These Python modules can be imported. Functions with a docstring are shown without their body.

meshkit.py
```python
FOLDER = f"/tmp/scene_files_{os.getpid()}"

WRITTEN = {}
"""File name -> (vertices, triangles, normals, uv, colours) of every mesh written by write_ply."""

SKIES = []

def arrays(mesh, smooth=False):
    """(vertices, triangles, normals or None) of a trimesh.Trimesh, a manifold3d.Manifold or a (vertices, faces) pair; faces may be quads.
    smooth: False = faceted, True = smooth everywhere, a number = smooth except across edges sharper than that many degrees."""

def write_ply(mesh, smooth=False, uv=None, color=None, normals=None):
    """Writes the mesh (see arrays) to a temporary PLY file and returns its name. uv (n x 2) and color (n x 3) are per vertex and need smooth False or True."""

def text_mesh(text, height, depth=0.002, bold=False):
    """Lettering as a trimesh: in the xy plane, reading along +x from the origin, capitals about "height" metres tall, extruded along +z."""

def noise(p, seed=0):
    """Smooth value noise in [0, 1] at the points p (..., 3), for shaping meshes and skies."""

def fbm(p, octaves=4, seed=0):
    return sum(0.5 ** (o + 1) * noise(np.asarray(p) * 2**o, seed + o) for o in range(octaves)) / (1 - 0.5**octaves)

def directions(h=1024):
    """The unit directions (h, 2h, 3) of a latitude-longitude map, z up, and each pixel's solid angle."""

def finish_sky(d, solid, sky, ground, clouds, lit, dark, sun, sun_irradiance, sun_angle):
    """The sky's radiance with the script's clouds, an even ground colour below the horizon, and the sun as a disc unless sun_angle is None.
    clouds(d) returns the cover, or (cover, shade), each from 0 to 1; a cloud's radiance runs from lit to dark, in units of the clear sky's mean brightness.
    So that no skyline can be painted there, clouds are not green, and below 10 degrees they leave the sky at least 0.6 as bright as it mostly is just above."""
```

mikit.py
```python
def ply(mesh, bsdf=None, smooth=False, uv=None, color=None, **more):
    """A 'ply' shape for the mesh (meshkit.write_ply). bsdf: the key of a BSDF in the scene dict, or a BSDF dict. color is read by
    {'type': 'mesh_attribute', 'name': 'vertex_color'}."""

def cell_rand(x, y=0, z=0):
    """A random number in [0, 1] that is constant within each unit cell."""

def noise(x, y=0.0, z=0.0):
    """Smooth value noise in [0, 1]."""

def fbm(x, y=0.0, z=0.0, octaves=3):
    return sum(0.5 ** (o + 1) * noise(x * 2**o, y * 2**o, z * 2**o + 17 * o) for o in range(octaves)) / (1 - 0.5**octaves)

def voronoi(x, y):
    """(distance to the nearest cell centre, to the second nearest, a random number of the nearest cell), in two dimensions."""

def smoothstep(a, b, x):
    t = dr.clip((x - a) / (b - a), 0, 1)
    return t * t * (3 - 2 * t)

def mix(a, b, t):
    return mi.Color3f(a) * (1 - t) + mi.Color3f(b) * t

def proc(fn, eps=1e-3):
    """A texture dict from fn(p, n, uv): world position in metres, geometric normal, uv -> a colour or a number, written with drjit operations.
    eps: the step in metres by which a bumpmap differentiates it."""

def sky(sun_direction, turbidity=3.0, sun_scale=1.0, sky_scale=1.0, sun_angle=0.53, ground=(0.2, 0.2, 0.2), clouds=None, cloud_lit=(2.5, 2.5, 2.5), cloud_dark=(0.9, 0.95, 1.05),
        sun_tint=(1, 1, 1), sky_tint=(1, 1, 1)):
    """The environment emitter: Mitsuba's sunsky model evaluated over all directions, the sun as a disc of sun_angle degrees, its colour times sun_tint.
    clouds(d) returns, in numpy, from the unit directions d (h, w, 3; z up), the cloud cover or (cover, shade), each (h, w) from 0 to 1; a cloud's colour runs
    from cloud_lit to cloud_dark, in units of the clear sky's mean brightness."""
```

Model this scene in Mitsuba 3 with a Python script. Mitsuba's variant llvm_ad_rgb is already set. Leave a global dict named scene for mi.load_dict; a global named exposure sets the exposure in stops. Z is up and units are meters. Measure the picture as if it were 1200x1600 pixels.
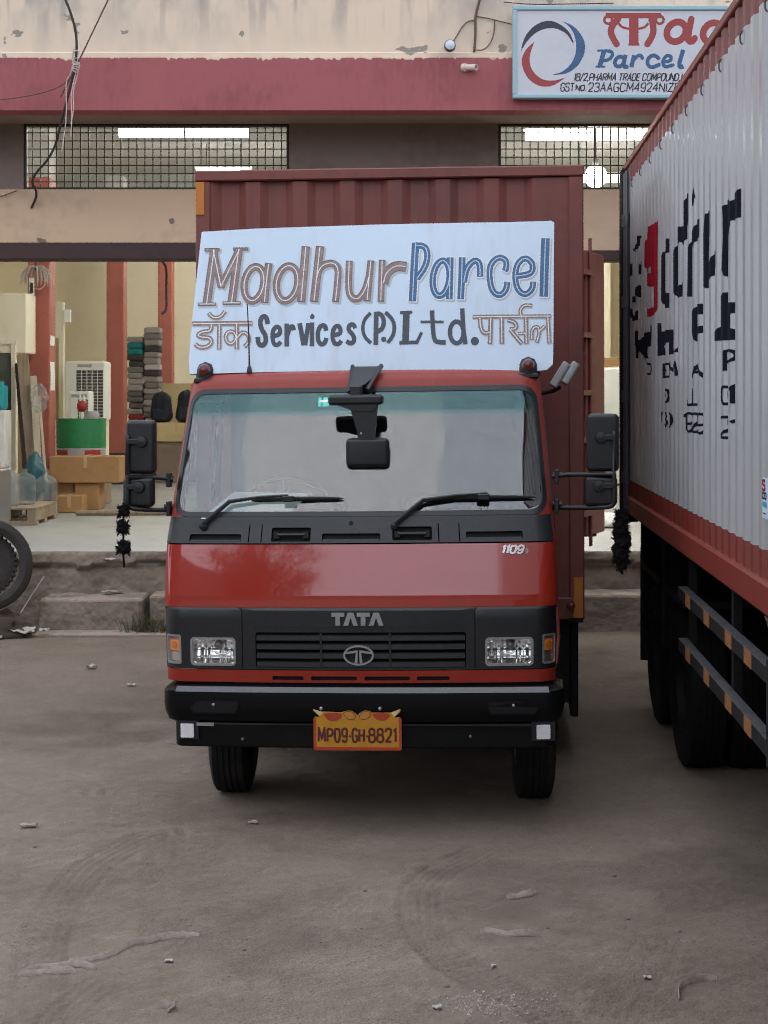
import math, random
import numpy as np, trimesh, shapely
import drjit as dr, mitsuba as mi, mikit, meshkit
from mikit import proc, noise, fbm, voronoi, smoothstep, mix, cell_rand
from shapely.geometry import Polygon, LineString, Point, box as sbox, MultiPolygon
from shapely.ops import unary_union
from shapely import affinity

T = mi.ScalarTransform4f
rng = random.Random(7)
scene, labels = {}, {}

# ------------------------------------------------------------------ camera, light, exposure
scene['camera'] = {'type': 'perspective', 'fov': 2 * math.degrees(math.atan(600 / 2450)), 'fov_axis': 'x',
                   'principal_point_offset_x': 0.0, 'principal_point_offset_y': 180 / 1600,
                   'near_clip': 0.1, 'far_clip': 500.0,
                   'to_world': T().look_at(origin=[0, 0, 2.34], target=[0, 10, 2.34], up=[0, 0, 1])}


def overcast(d):
    n = meshkit.fbm(d * np.array([3.0, 3.0, 6.0]) + 5.0, 4, 3)
    return np.ones(d.shape[:2]), np.clip(0.5 - 0.35 * d[..., 2] + 0.9 * (n - 0.5), 0, 1)


scene['sky'] = mikit.sky((-0.2, -0.65, 0.75), turbidity=4, sun_scale=0.02, sun_angle=20, sky_scale=9.0, clouds=overcast,
                         cloud_lit=(1.10, 1.19, 1.34), cloud_dark=(0.80, 0.85, 0.95), ground=(0.15, 0.14, 0.13))
exposure = 0.85
LAMP = 82.0


# ------------------------------------------------------------------ helpers: meshes
def S2(r, g, b):
    return [float(((c / 255 + 0.055) / 1.055) ** 2.4 if c > 10 else c / 255 / 12.92) for c in (r, g, b)]


def cat(*ms):
    ms = [m for m in ms if m is not None]
    return trimesh.util.concatenate(ms) if len(ms) > 1 else ms[0]


def xf(m, M):
    m = m.copy()
    m.apply_transform(M)
    return m


def mv(x=0, y=0, z=0):
    return trimesh.transformations.translation_matrix([x, y, z])


def rot(deg, axis, at=None):
    return trimesh.transformations.rotation_matrix(math.radians(deg), axis, at)


def hull(pts):
    return trimesh.convex.convex_hull(np.asarray(pts, float))


def bx(x0, x1, y0, y1, z0, z1, r=0.0):
    """A box, its edges chamfered by r."""
    if r <= 0:
        m = trimesh.creation.box((x1 - x0, y1 - y0, z1 - z0))
        m.apply_translation(((x0 + x1) / 2, (y0 + y1) / 2, (z0 + z1) / 2))
        return m
    r = min(r, (x1 - x0) * .45, (y1 - y0) * .45, (z1 - z0) * .45)
    p = []
    for x, sx in ((x0, 1), (x1, -1)):
        for y, sy in ((y0, 1), (y1, -1)):
            for z, sz in ((z0, 1), (z1, -1)):
                p += [(x + sx * r, y + sy * r, z), (x + sx * r, y, z + sz * r), (x, y + sy * r, z + sz * r)]
    return hull(p)


def rbox(x0, x1, y0, y1, z0, z1, r, n=4):
    """A box with round edges (hull of spheres)."""
    s = trimesh.creation.uv_sphere(r, count=[2 * n, 2 * n]).vertices
    c = [(x, y, z) for x in (x0 + r, x1 - r) for y in (y0 + r, y1 - r) for z in (z0 + r, z1 - r)]
    return hull(np.vstack([s + np.array(q) for q in c]))


def tube(pts, rad, sides=8, caps=True):
    p = np.asarray(pts, float)
    n = len(p)
    rad = np.broadcast_to(np.asarray(rad, float), (n,))
    t = np.gradient(p, axis=0)
    t /= np.linalg.norm(t, axis=1, keepdims=True) + 1e-12
    a = np.zeros_like(p)
    v = np.array([0, 0, 1.0]) if abs(t[0][2]) < .9 else np.array([1.0, 0, 0])
    for i in range(n):
        v = v - t[i] * (v @ t[i])
        v /= np.linalg.norm(v) + 1e-12
        a[i] = v
    b = np.cross(t, a)
    an = np.arange(sides) * 2 * np.pi / sides
    V = p[:, None] + rad[:, None, None] * (np.cos(an)[None, :, None] * a[:, None] + np.sin(an)[None, :, None] * b[:, None])
    V = V.reshape(-1, 3)
    i, j = np.meshgrid(np.arange(n - 1), np.arange(sides), indexing='ij')
    q = np.stack([i * sides + j, i * sides + (j + 1) % sides, (i + 1) * sides + (j + 1) % sides, (i + 1) * sides + j], -1).reshape(-1, 4)
    F = np.vstack([q[:, [0, 1, 2]], q[:, [0, 2, 3]]])
    if caps:
        V = np.vstack([V, p[0], p[-1]])
        k = np.arange(sides)
        F = np.vstack([F, np.stack([(k + 1) % sides, k, k * 0 + n * sides], 1),
                       np.stack([(n - 1) * sides + k, (n - 1) * sides + (k + 1) % sides, k * 0 + n * sides + 1], 1)])
    return trimesh.Trimesh(V, F, process=False)


def lathe(prof, seg=32, axis='z'):
    """Revolves (radius, height) pairs about z (or x / y)."""
    pr = np.asarray(prof, float)
    an = np.arange(seg) * 2 * np.pi / seg
    V = np.stack([pr[:, None, 0] * np.cos(an), pr[:, None, 0] * np.sin(an), np.repeat(pr[:, 1:2], seg, 1)], -1).reshape(-1, 3)
    n = len(pr)
    i, j = np.meshgrid(np.arange(n - 1), np.arange(seg), indexing='ij')
    q = np.stack([i * seg + j, i * seg + (j + 1) % seg, (i + 1) * seg + (j + 1) % seg, (i + 1) * seg + j], -1).reshape(-1, 4)
    m = trimesh.Trimesh(V, np.vstack([q[:, [0, 1, 2]], q[:, [0, 2, 3]]]), process=False)
    if axis == 'x':
        m.apply_transform(rot(90, [0, 1, 0]))
    if axis == 'y':
        m.apply_transform(rot(-90, [1, 0, 0]))
    return m


def grid(P, wrap_u=False):
    """A sheet from points P (n, m, 3)."""
    n, m = P.shape[:2]
    i, j = np.meshgrid(np.arange(n - 1 + wrap_u), np.arange(m - 1), indexing='ij')
    a, b = i * m + j, ((i + 1) % n) * m + j
    q = np.stack([a, b, b + 1, a + 1], -1).reshape(-1, 4)
    return trimesh.Trimesh(P.reshape(-1, 3), np.vstack([q[:, [0, 1, 2]], q[:, [0, 2, 3]]]), process=False)


def sweep(path, prof, closed=True):
    """path: plan points (n, 2); prof: (outward offset, z) pairs. Outward is to the right of the path's direction."""
    p = np.asarray(path, float)
    t = np.gradient(p, axis=0)
    t /= np.linalg.norm(t, axis=1, keepdims=True)
    o = np.stack([t[:, 1], -t[:, 0]], 1)
    pr = np.asarray(list(prof) + ([prof[0]] if closed else []), float)
    P = np.concatenate([p[:, None] + o[:, None] * pr[None, :, :1], np.broadcast_to(pr[None, :, 1:], (len(p), len(pr), 1))], -1)
    m = grid(P)
    if closed:
        caps = []
        for k, rev in ((0, False), (-1, True)):
            q = P[k, :-1]
            f = np.array([[0, i, i + 1] for i in range(1, len(q) - 1)])
            caps.append(trimesh.Trimesh(q, f[:, ::-1] if rev else f, process=False))
        m = cat(m, *caps)
    return m


def polys(g):
    if g.is_empty:
        return []
    return [p for p in getattr(g, 'geoms', [g]) if p.geom_type == 'Polygon' and p.area > 1e-9]


def tri2(poly):
    v, f = trimesh.creation.triangulate_polygon(poly, engine='earcut')
    return np.asarray(v)[:, :2], np.asarray(f)


def conform(poly, S, us=None, vs=None, off=0.0, thick=0.0, flip=False):
    """A flat outline (u, v) laid on the surface S(u, v, offset): cut at the lines us and vs, with thickness behind it."""
    pieces = polys(poly)
    for k, cuts in ((0, us), (1, vs)):
        if cuts is None:
            continue
        c = np.concatenate([[-1e3], np.asarray(cuts, float), [1e3]])
        out = []
        for p in pieces:
            b = p.bounds
            for a0, a1 in zip(c[:-1], c[1:]):
                if a1 <= b[k] or a0 >= b[k + 2]:
                    continue
                q = p.intersection(sbox(a0, -1e3, a1, 1e3) if k == 0 else sbox(-1e3, a0, 1e3, a1))
                out += polys(q)
        pieces = out
    V, F, n = [], [], 0
    for p in pieces:
        v, f = tri2(p)
        V.append(v)
        F.append(f + n)
        n += len(v)
    if not V:
        return None
    V, F = np.vstack(V), np.vstack(F)
    key, inv = np.unique(np.round(V, 6), axis=0, return_inverse=True)
    F = inv.reshape(-1)[F]
    F = F[(F[:, 0] != F[:, 1]) & (F[:, 1] != F[:, 2]) & (F[:, 0] != F[:, 2])]
    a = key[F]
    neg = np.cross(a[:, 1] - a[:, 0], a[:, 2] - a[:, 0]) < 0
    F[neg] = F[neg][:, ::-1]
    top = S(key[:, 0], key[:, 1], off)
    if thick > 0:
        e = np.sort(np.vstack([F[:, [0, 1]], F[:, [1, 2]], F[:, [2, 0]]]), axis=1)
        d = np.vstack([F[:, [0, 1]], F[:, [1, 2]], F[:, [2, 0]]])
        _, first, cnt = np.unique(e, axis=0, return_index=True, return_counts=True)
        bd = d[first[cnt == 1]]
        N = len(key)
        W = np.vstack([np.stack([bd[:, 1], bd[:, 0], bd[:, 0] + N], 1), np.stack([bd[:, 1], bd[:, 0] + N, bd[:, 1] + N], 1)])
        key2 = S(key[:, 0], key[:, 1], off - thick)
        top, F = np.vstack([top, key2]), np.vstack([F, F[:, ::-1] + N, W])
    if flip:
        F = F[:, ::-1]
    return trimesh.Trimesh(top, F, process=False)


def rrect(x0, x1, z0, z1, r):
    return sbox(x0 + r, z0 + r, x1 - r, z1 - r).buffer(r, quad_segs=5)


def chaikin(p, n=2, closed=False):
    p = np.asarray(p, float)
    for _ in range(n):
        q = np.vstack([p, p[:1]]) if closed else p
        a, b = .75 * q[:-1] + .25 * q[1:], .25 * q[:-1] + .75 * q[1:]
        m = np.stack([a, b], 1).reshape(-1, p.shape[1])
        p = m if closed else np.vstack([p[:1], m, p[-1:]])
    return p


def stroke(pts, w, smooth=True, cap='flat'):
    p = chaikin(pts) if smooth and len(pts) > 2 else np.asarray(pts, float)
    return LineString(p).buffer(w / 2, cap_style=cap, join_style='round', quad_segs=3)


def ring(cx, cy, rx, ry, w, slant=0.0):
    a = np.linspace(0, 2 * np.pi, 40)
    o = Polygon(np.stack([cx + rx * np.cos(a) + slant * ry * np.sin(a), cy + ry * np.sin(a)], 1))
    i = Polygon(np.stack([cx + (rx - w) * np.cos(a) + slant * ry * np.sin(a), cy + (ry - w) * np.sin(a)], 1))
    return o.difference(i)


def hull2(a, b):
    return unary_union([a, b]).convex_hull


def plane(origin, ux, uz):
    """A flat surface S(u, v, off) for conform; its face looks along -(ux x uz)... the side seen with u to the right and v up."""
    o, ux, uz = (np.asarray(q, float) for q in (origin, ux, uz))
    n = np.cross(ux, uz)
    n /= np.linalg.norm(n)
    return lambda u, v, off: o + np.outer(u, ux) + np.outer(v, uz) + n * off


def noisy(m, amp, freq, seed=0, edge=None):
    """Subdivides and roughens a mesh."""
    m = m.copy()
    if edge:
        v, f = trimesh.remesh.subdivide_to_size(m.vertices, m.faces, edge)
        m = trimesh.Trimesh(v, f)
        m.merge_vertices()
    n = m.vertex_normals
    d = meshkit.fbm(m.vertices * freq + 31.7 * seed, 3, seed) - .5
    m.vertices = m.vertices + n * (d * 2 * amp)[:, None]
    return m


# ------------------------------------------------------------------ helpers: stroke lettering
G = {
    'A': (4, [[(0, 0), (2, 6), (4, 0)], [(.7, 2), (3.3, 2)]]), 'B': (4, [[(0, 0), (0, 6)], '~', [(0, 6), (3.6, 6), (3.6, 3.2), (0, 3.2)], '~', [(0, 3.2), (4, 3.2), (4, 0), (0, 0)]]),
    'C': (4, ['~', [(4, 4.8), (3.6, 6), (0, 6.3), (0, -.3), (3.6, 0), (4, 1.2)]]), 'D': (4, [[(0, 0), (0, 6)], '~', [(0, 6), (4, 6), (4, 0), (0, 0)]]),
    'E': (3.4, [[(3.4, 6), (0, 6), (0, 0), (3.4, 0)], [(0, 3.1), (2.8, 3.1)]]), 'G': (4, ['~', [(4, 5), (3.4, 6.2), (0, 6.2), (0, -.2), (4, -.2), (4, 2.8)], [(2.2, 2.8), (4.1, 2.8)]]),
    'H': (4, [[(0, 0), (0, 6)], [(4, 0), (4, 6)], [(0, 3), (4, 3)]]), 'I': (.6, [[(.3, 0), (.3, 6)]]), 'J': (3, ['~', [(3, 6), (3, -.2), (0, -.2), (0, 1.6)]]),
    'L': (3.2, [[(0, 6), (0, 0), (3.2, 0)]]), 'M': (5, [[(0, 0), (.4, 6), (2.5, 1.6), (4.6, 6), (5, 0)]]), 'N': (4, [[(0, 0), (0, 6), (4, 0), (4, 6)]]),
    'O': (4.2, ['~', [(2.1, 6), (0, 6.2), (0, -.2), (4.2, -.2), (4.2, 6.2), (2.1, 6)]]), 'P': (3.8, [[(0, 0), (0, 6)], '~', [(0, 6), (4, 6), (4, 2.7), (0, 2.7)]]),
    'R': (3.9, [[(0, 0), (0, 6)], '~', [(0, 6), (4, 6), (4, 3), (0, 3)], [(1.8, 3), (3.9, 0)]]), 'S': (3.8, ['~', [(3.7, 5), (3.3, 6.2), (0, 6.2), (0, 3.2), (3.8, 3), (3.8, -.2), (.2, -.2), (0, 1.2)]]),
    'T': (4, [[(0, 6), (4, 6)], [(2, 6), (2, 0)]]), 'U': (4, ['~', [(0, 6), (0, -.3), (4, -.3), (4, 6)]]), 'Z': (3.8, [[(0, 6), (3.8, 6), (0, 0), (3.8, 0)]]),
    '0': (3.6, ['~', [(1.8, 6), (0, 6.2), (0, -.2), (3.6, -.2), (3.6, 6.2), (1.8, 6)]]), '1': (1.4, [[(0, 4.9), (1.1, 6), (1.1, 0)]]),
    '2': (3.6, ['~', [(0, 4.6), (.2, 6.2), (3.6, 6.4), (3.6, 3.4), (0, 0)], [(0, 0), (3.7, 0)]]), '3': (3.6, ['~', [(.1, 5.2), (.6, 6.2), (3.5, 6.2), (3.5, 3.3), (1.3, 3.2)], '~', [(1.3, 3.2), (3.7, 3.2), (3.7, -.2), (.3, -.2), (0, 1)]]),
    '4': (3.8, [[(2.8, 0), (2.8, 6), (0, 2), (3.8, 2)]]), '7': (3.4, [[(0, 6), (3.4, 6), (1.2, 0)]]), '8': (3.6, ['~', [(1.8, 3.2), (.1, 3.4), (.1, 6.2), (3.5, 6.2), (3.5, 3.4), (1.8, 3.2), (-.2, 3), (-.2, -.2), (3.8, -.2), (3.8, 3), (1.8, 3.2)]]),
    '9': (3.6, ['~', [(3.5, 3.6), (3.2, 2.6), (0, 2.4), (0, 6.2), (3.6, 6.4), (3.6, 3), (3.2, -.2), (.8, -.2), (.3, .9)]]), ',': (.8, [[(.6, .6), (.1, -1)]]), '.': (.7, [[(.3, 0), (.3, .7)]]),
    '/': (2.4, [[(0, -.6), (2.4, 6.4)]]), '-': (.8, [[(0, 2.9), (.8, 2.9)]]), 'd': (3.2, [[(3.1, 6.6), (3.1, 0)], '~', [(3.1, 3.4), (2.6, 4.3), (0, 4.4), (0, -.3), (2.7, -.2), (3.1, .9)]]),
    't': (2.4, ['~', [(.9, 6.2), (.9, .2), (1.2, -.1), (2.4, 0)], [(0, 4.1), (2.4, 4.1)]]), 'a': (3.2, [[(3.1, 4.2), (3.1, 0)], '~', [(3.1, 3.4), (2.6, 4.3), (0, 4.4), (0, -.3), (2.7, -.2), (3.1, .9)]]),
    'h': (3.2, [[(0, 6.6), (0, 0)], '~', [(0, 3), (1, 4.3), (3.2, 4.5), (3.2, 2.4), (3.2, 0)]]), 'u': (3.2, ['~', [(0, 4.2), (0, -.3), (2.6, -.3), (3.1, 1.4)], [(3.1, 4.2), (3.1, 0)]]),
    'r': (2.4, [[(0, 4.2), (0, 0)], '~', [(0, 2.6), (.6, 4.2), (1.8, 4.5), (2.4, 3.6)]]), 'c': (3, ['~', [(3, 3.4), (2.7, 4.3), (0, 4.4), (0, -.2), (2.8, -.1), (3, .8)]]),
    'e': (3.2, ['~', [(.1, 2.2), (3.2, 2.2), (3.2, 4.4), (0, 4.5), (0, -.3), (2.8, -.1), (3.1, .9)]]), 'l': (.8, [[(.3, 6.6), (.3, 0)]]), 'v': (3, [[(0, 4.2), (1.5, 0), (3, 4.2)]]),
    'i': (.8, [[(.3, 4.2), (.3, 0)], [(.3, 5.3), (.3, 6)]]), 's': (2.8, ['~', [(2.7, 3.5), (2.4, 4.3), (.1, 4.4), (.1, 2.4), (2.8, 2.1), (2.8, -.2), (.2, -.2), (0, .8)]]),
    'g': (3.2, ['~', [(3.1, 3.4), (2.6, 4.3), (0, 4.4), (0, -.1), (2.7, 0), (3.1, 1)], '~', [(3.1, 4.2), (3.1, -1.8), (.6, -2), (.2, -1.2)]]), '(': (1.6, ['~', [(1.5, 6.8), (0, 5), (0, 1), (1.5, -.8)]]), ')': (1.6, ['~', [(0, 6.8), (1.5, 5), (1.5, 1), (0, -.8)]]),
}


def text2(text, h, wid, slant=0.0, width=None, gap=1.3, cap='flat'):
    """Hand lettering as flat outlines: capitals h tall, strokes wid wide, starting at (0, 0); width: the length it is fitted to."""
    lines, x = [], 0.0
    for ch in text:
        if ch == ' ':
            x += 2.2
            continue
        gw, st = G[ch]
        sm = False
        for s in st:
            if s == '~':
                sm = True
                continue
            lines.append([(x + px, py) for px, py in (chaikin(s) if sm else s)])
            sm = False
        x += gw + gap
    x -= gap
    sy = h / 6
    sx = width / x if width else sy
    return unary_union([LineString([(px * sx + slant * py * sy, py * sy) for px, py in l]).buffer(wid / 2, cap_style=cap, join_style='mitre', mitre_limit=2, quad_segs=3) for l in lines])


# ------------------------------------------------------------------ helpers: scene entries
def numbered(key):
    k, n = key, 0
    while k in scene or k in labels or any(s.startswith(k + '__') for s in scene):
        n += 1
        k = f'{key}_{n:03d}'
    return k


def add(name, mesh, mat, parent=None, label=None, smooth=False, kind=None, **more):
    if mesh is None or len(mesh.faces) == 0:
        return None
    key = numbered((parent + '__' if parent else '') + name)
    scene[key] = mikit.ply(mesh, mat, smooth=smooth, **more)
    d = {}
    if label:
        d['label'] = label
    if kind:
        d['kind'] = kind
    if d:
        labels[key] = d
    return key


def thing(name, label, category, group=None):
    key = numbered(name)
    labels[key] = {'label': label, 'category': category}
    if group:
        labels[key]['group'] = group
    return key


def one(name, mesh, mat, label, category, group=None, smooth=False, **more):
    key = numbered(name)
    scene[key] = mikit.ply(mesh, mat, smooth=smooth, **more)
    labels[key] = {'label': label, 'category': category}
    if group:
        labels[key]['group'] = group
    return key


# ------------------------------------------------------------------ materials
def tex(c):
    return {'type': 'rgb', 'value': [float(q) for q in c]} if isinstance(c, (list, tuple)) else proc(c)


def mat(name, color, rough=.6, metallic=0.0, spec=.5, bump=None, bump_scale=1.0, eps=2e-3, **kw):
    d = {'type': 'principled', 'base_color': tex(color), 'roughness': proc(rough) if callable(rough) else float(rough), 'metallic': float(metallic), 'specular': float(spec), **kw}
    if bump:
        d = {'type': 'bumpmap', 'arbitrary': proc(bump, eps), 'scale': float(bump_scale), 'bsdf': d}
    scene[name] = {'type': 'twosided', 'bsdf': d}
    return name


def worn(base, dark, sc=1.0, amt=.5, streak=0.0):
    """A paint with blotches of dirt, and streaks that run down it."""
    def f(p, n, uv):
        a = fbm(p.x * 3 * sc, p.y * 3 * sc, p.z * 3 * sc, 4)
        b = fbm(p.x * 17 * sc + 9, p.y * 17 * sc, p.z * 17 * sc, 3)
        t = smoothstep(.42, .8, .65 * a + .35 * b) * amt
        if streak:
            s = fbm(p.x * 14 + 3, p.y * 14, p.z * .8, 3)
            t = dr.clip(t + streak * smoothstep(.5, .8, s), 0, 1)
        return mix(base, dark, t)
    return f


def dusty(base, dark, dust, z0=.8, z1=1.5):
    """Paint with wear blotches, fine specks and road dust that thins out upwards."""
    f = worn(base, dark, 1.2, .3)

    def g(p, n, uv):
        d = smoothstep(z1, z0, p.z + .5 * (fbm(p.x * 5, p.z * 3, p.y, 3) - .5)) * .13 + .05 * smoothstep(.45, .8, fbm(p.x * 9, p.z * 2.2, 4.0, 4))
        k = smoothstep(.80, .86, noise(p.x * 130, p.z * 130, 2.0)) * smoothstep(.5, .7, fbm(p.x * 4, p.z * 4, 9.0, 3))
        return mix(mix(f(p, n, uv), dust, d), dust, k * .25)
    return g


mat('m_red_paint', dusty((.285, .014, .006), (.24, .022, .011), (.20, .09, .065)), rough=.03, spec=.8, clearcoat=1.0, clearcoat_gloss=.98)
mat('m_red_dull', dusty((.235, .028, .020), (.20, .055, .04), (.22, .12, .09)), rough=.32, spec=.3)
mat('m_red_strip', dusty((.25, .012, .006), (.20, .022, .012), (.20, .09, .065)), rough=.25, spec=.3)
mat('m_container', worn((.160, .040, .030), (.10, .030, .022), 1.0, .6, .35), rough=.5)
mat('m_black_plastic', worn((.006, .0066, .008), (.017, .016, .015), 2.0, .4), rough=.42)
mat('m_bumper', worn((.003, .0036, .0042), (.010, .009, .008), 1.4, .4), rough=.34, spec=.18)
mat('m_bumper_top', [.006, .007, .009], rough=.10, spec=.9)
mat('m_rubber_shaded', [.007, .007, .007], rough=.8, spec=.2)  # rubber darkened to stand in for shade around the trailer wheels
mat('m_guard', [.010, .010, .010], rough=.7, spec=.2)
mat('m_rubber', worn((.010, .0095, .0095), (.034, .029, .025), 2.0, .6), rough=.75, spec=.3)
mat('m_chassis', [.006, .006, .0065], rough=.7, spec=.25)
mat('m_chrome', [.72, .72, .72], rough=.14, metallic=1.0)
mat('m_silver', [.34, .34, .345], rough=.35, metallic=.7)
mat('m_reflector_metal', [.85, .85, .83], rough=.10, metallic=1.0)
mat('m_lamp_grey', [.12, .12, .125], rough=.35, metallic=.5)
mat('m_orange', [.46, .15, .012], rough=.3)
mat('m_orange_lens', [.75, .22, .05], rough=.15)
mat('m_orange_dull', worn((.21, .085, .032), (.14, .06, .028), 6.0, .6), rough=.5)
mat('m_marker_lens', [.10, .018, .016], rough=.22)
mat('m_white_reflector', [.62, .60, .61], rough=.3)
mat('m_cab_dark', [.010, .010, .011], rough=.7)
mat('m_seat', [.010, .010, .011], rough=.9)
mat('m_paper', worn((.70, .69, .66), (.55, .52, .48), 1.0, .4), rough=.8)
mat('m_sticker_green', [.10, .62, .50], rough=.4)
scene['m_windshield'] = {'type': 'thindielectric', 'int_ior': 1.72, 'specular_transmittance': {'type': 'rgb', 'value': [.48, .53, .53]}}
scene['m_clear'] = {'type': 'thindielectric', 'int_ior': 1.5}
scene['m_window_tint'] = {'type': 'thindielectric', 'int_ior': 1.5, 'specular_transmittance': {'type': 'rgb', 'value': [.75, .78, .76]}}
scene['m_tint_strip'] = {'type': 'thindielectric', 'int_ior': 1.5, 'specular_transmittance': {'type': 'rgb', 'value': [.28, .48, .48]}, 'specular_reflectance': {'type': 'rgb', 'value': [.60, .82, .84]}}
scene['m_tint_fade'] = {'type': 'thindielectric', 'int_ior': 1.3, 'specular_transmittance': {'type': 'rgb', 'value': [.72, .86, .86]}}


def board_white(p, n, uv):
    a = fbm(p.x * 2, p.z * 2 + 4, p.y, 4)
    b = fbm(p.x * 22, p.z * 6, 3.0, 3)
    return mix((.45, .538, .635), (.38, .425, .465), smoothstep(.5, .85, .6 * a + .4 * b) * .7)


mat('m_board', board_white, rough=.35)
mat('m_ink_brown', worn((.185, .120, .110), (.27, .215, .20), 7.0, .9), rough=.5)
mat('m_ink_blue', worn((.026, .088, .20), (.07, .15, .26), 5.0, .5), rough=.5)
mat('m_ink_slate', worn((.024, .034, .05), (.05, .06, .08), 5.0, .5), rough=.5)
mat('m_ink_white', worn((.60, .60, .60), (.47, .45, .44), 5.0, .5), rough=.5)
mat('m_ink_shade', worn((.33, .36, .38), (.41, .45, .49), 5.0, .7), rough=.6)
mat('m_ink_edge', worn((.13, .085, .08), (.21, .16, .15), 6.0, .7), rough=.5)
mat('m_ink_pale', worn((.38, .47, .56), (.45, .5, .53), 5.0, .5), rough=.5)
mat('m_ink_black', [.016, .017, .024], rough=.5)
mat('m_ink_navy', [.018, .022, .045], rough=.45)
mat('m_ink_red', worn((.29, .038, .036), (.24, .05, .042), 4.0, .4), rough=.5)
mat('m_sign_white', worn((.52, .535, .575), (.44, .45, .475), 1.2, .5), rough=.5)
mat('m_sign_frame', [.28, .44, .49], rough=.5)
mat('m_plate_yellow', worn((.43, .19, .012), (.34, .145, .015), 9.0, .6), rough=.4)
mat('m_plate_red', [.33, .04, .015], rough=.4)
mat('m_plate_gold', [.40, .18, .03], rough=.45)
mat('m_plate_ink', [.075, .008, .008], rough=.5)
mat('m_cream_horn', [.55, .42, .22], rough=.5)


def trailer_white(p, n, uv):
    a = fbm(p.y * 1.5, p.z * .7, 3.0, 4)
    s = fbm(p.y * 40, p.z * 1.2, 5.0, 3)
    g = smoothstep(.45, .8, .5 * a + .5 * s)
    return mix((.315, .315, .32), (.23, .23, .23), g * .8)


mat('m_trailer_white', trailer_white, rough=.18, spec=.6)
mat('m_trailer_red', worn((.150, .022, .015), (.11, .030, .022), 2.0, .5), rough=.4)
mat('m_trailer_ink', [.008, .009, .014], rough=.85, spec=.08)
mat('m_trailer_crimson', [.22, .008, .015], rough=.8, spec=.1)
mat('m_steel_grey', worn((.10, .10, .105), (.05, .045, .042), 3.0, .6), rough=.45, metallic=.4)


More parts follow.
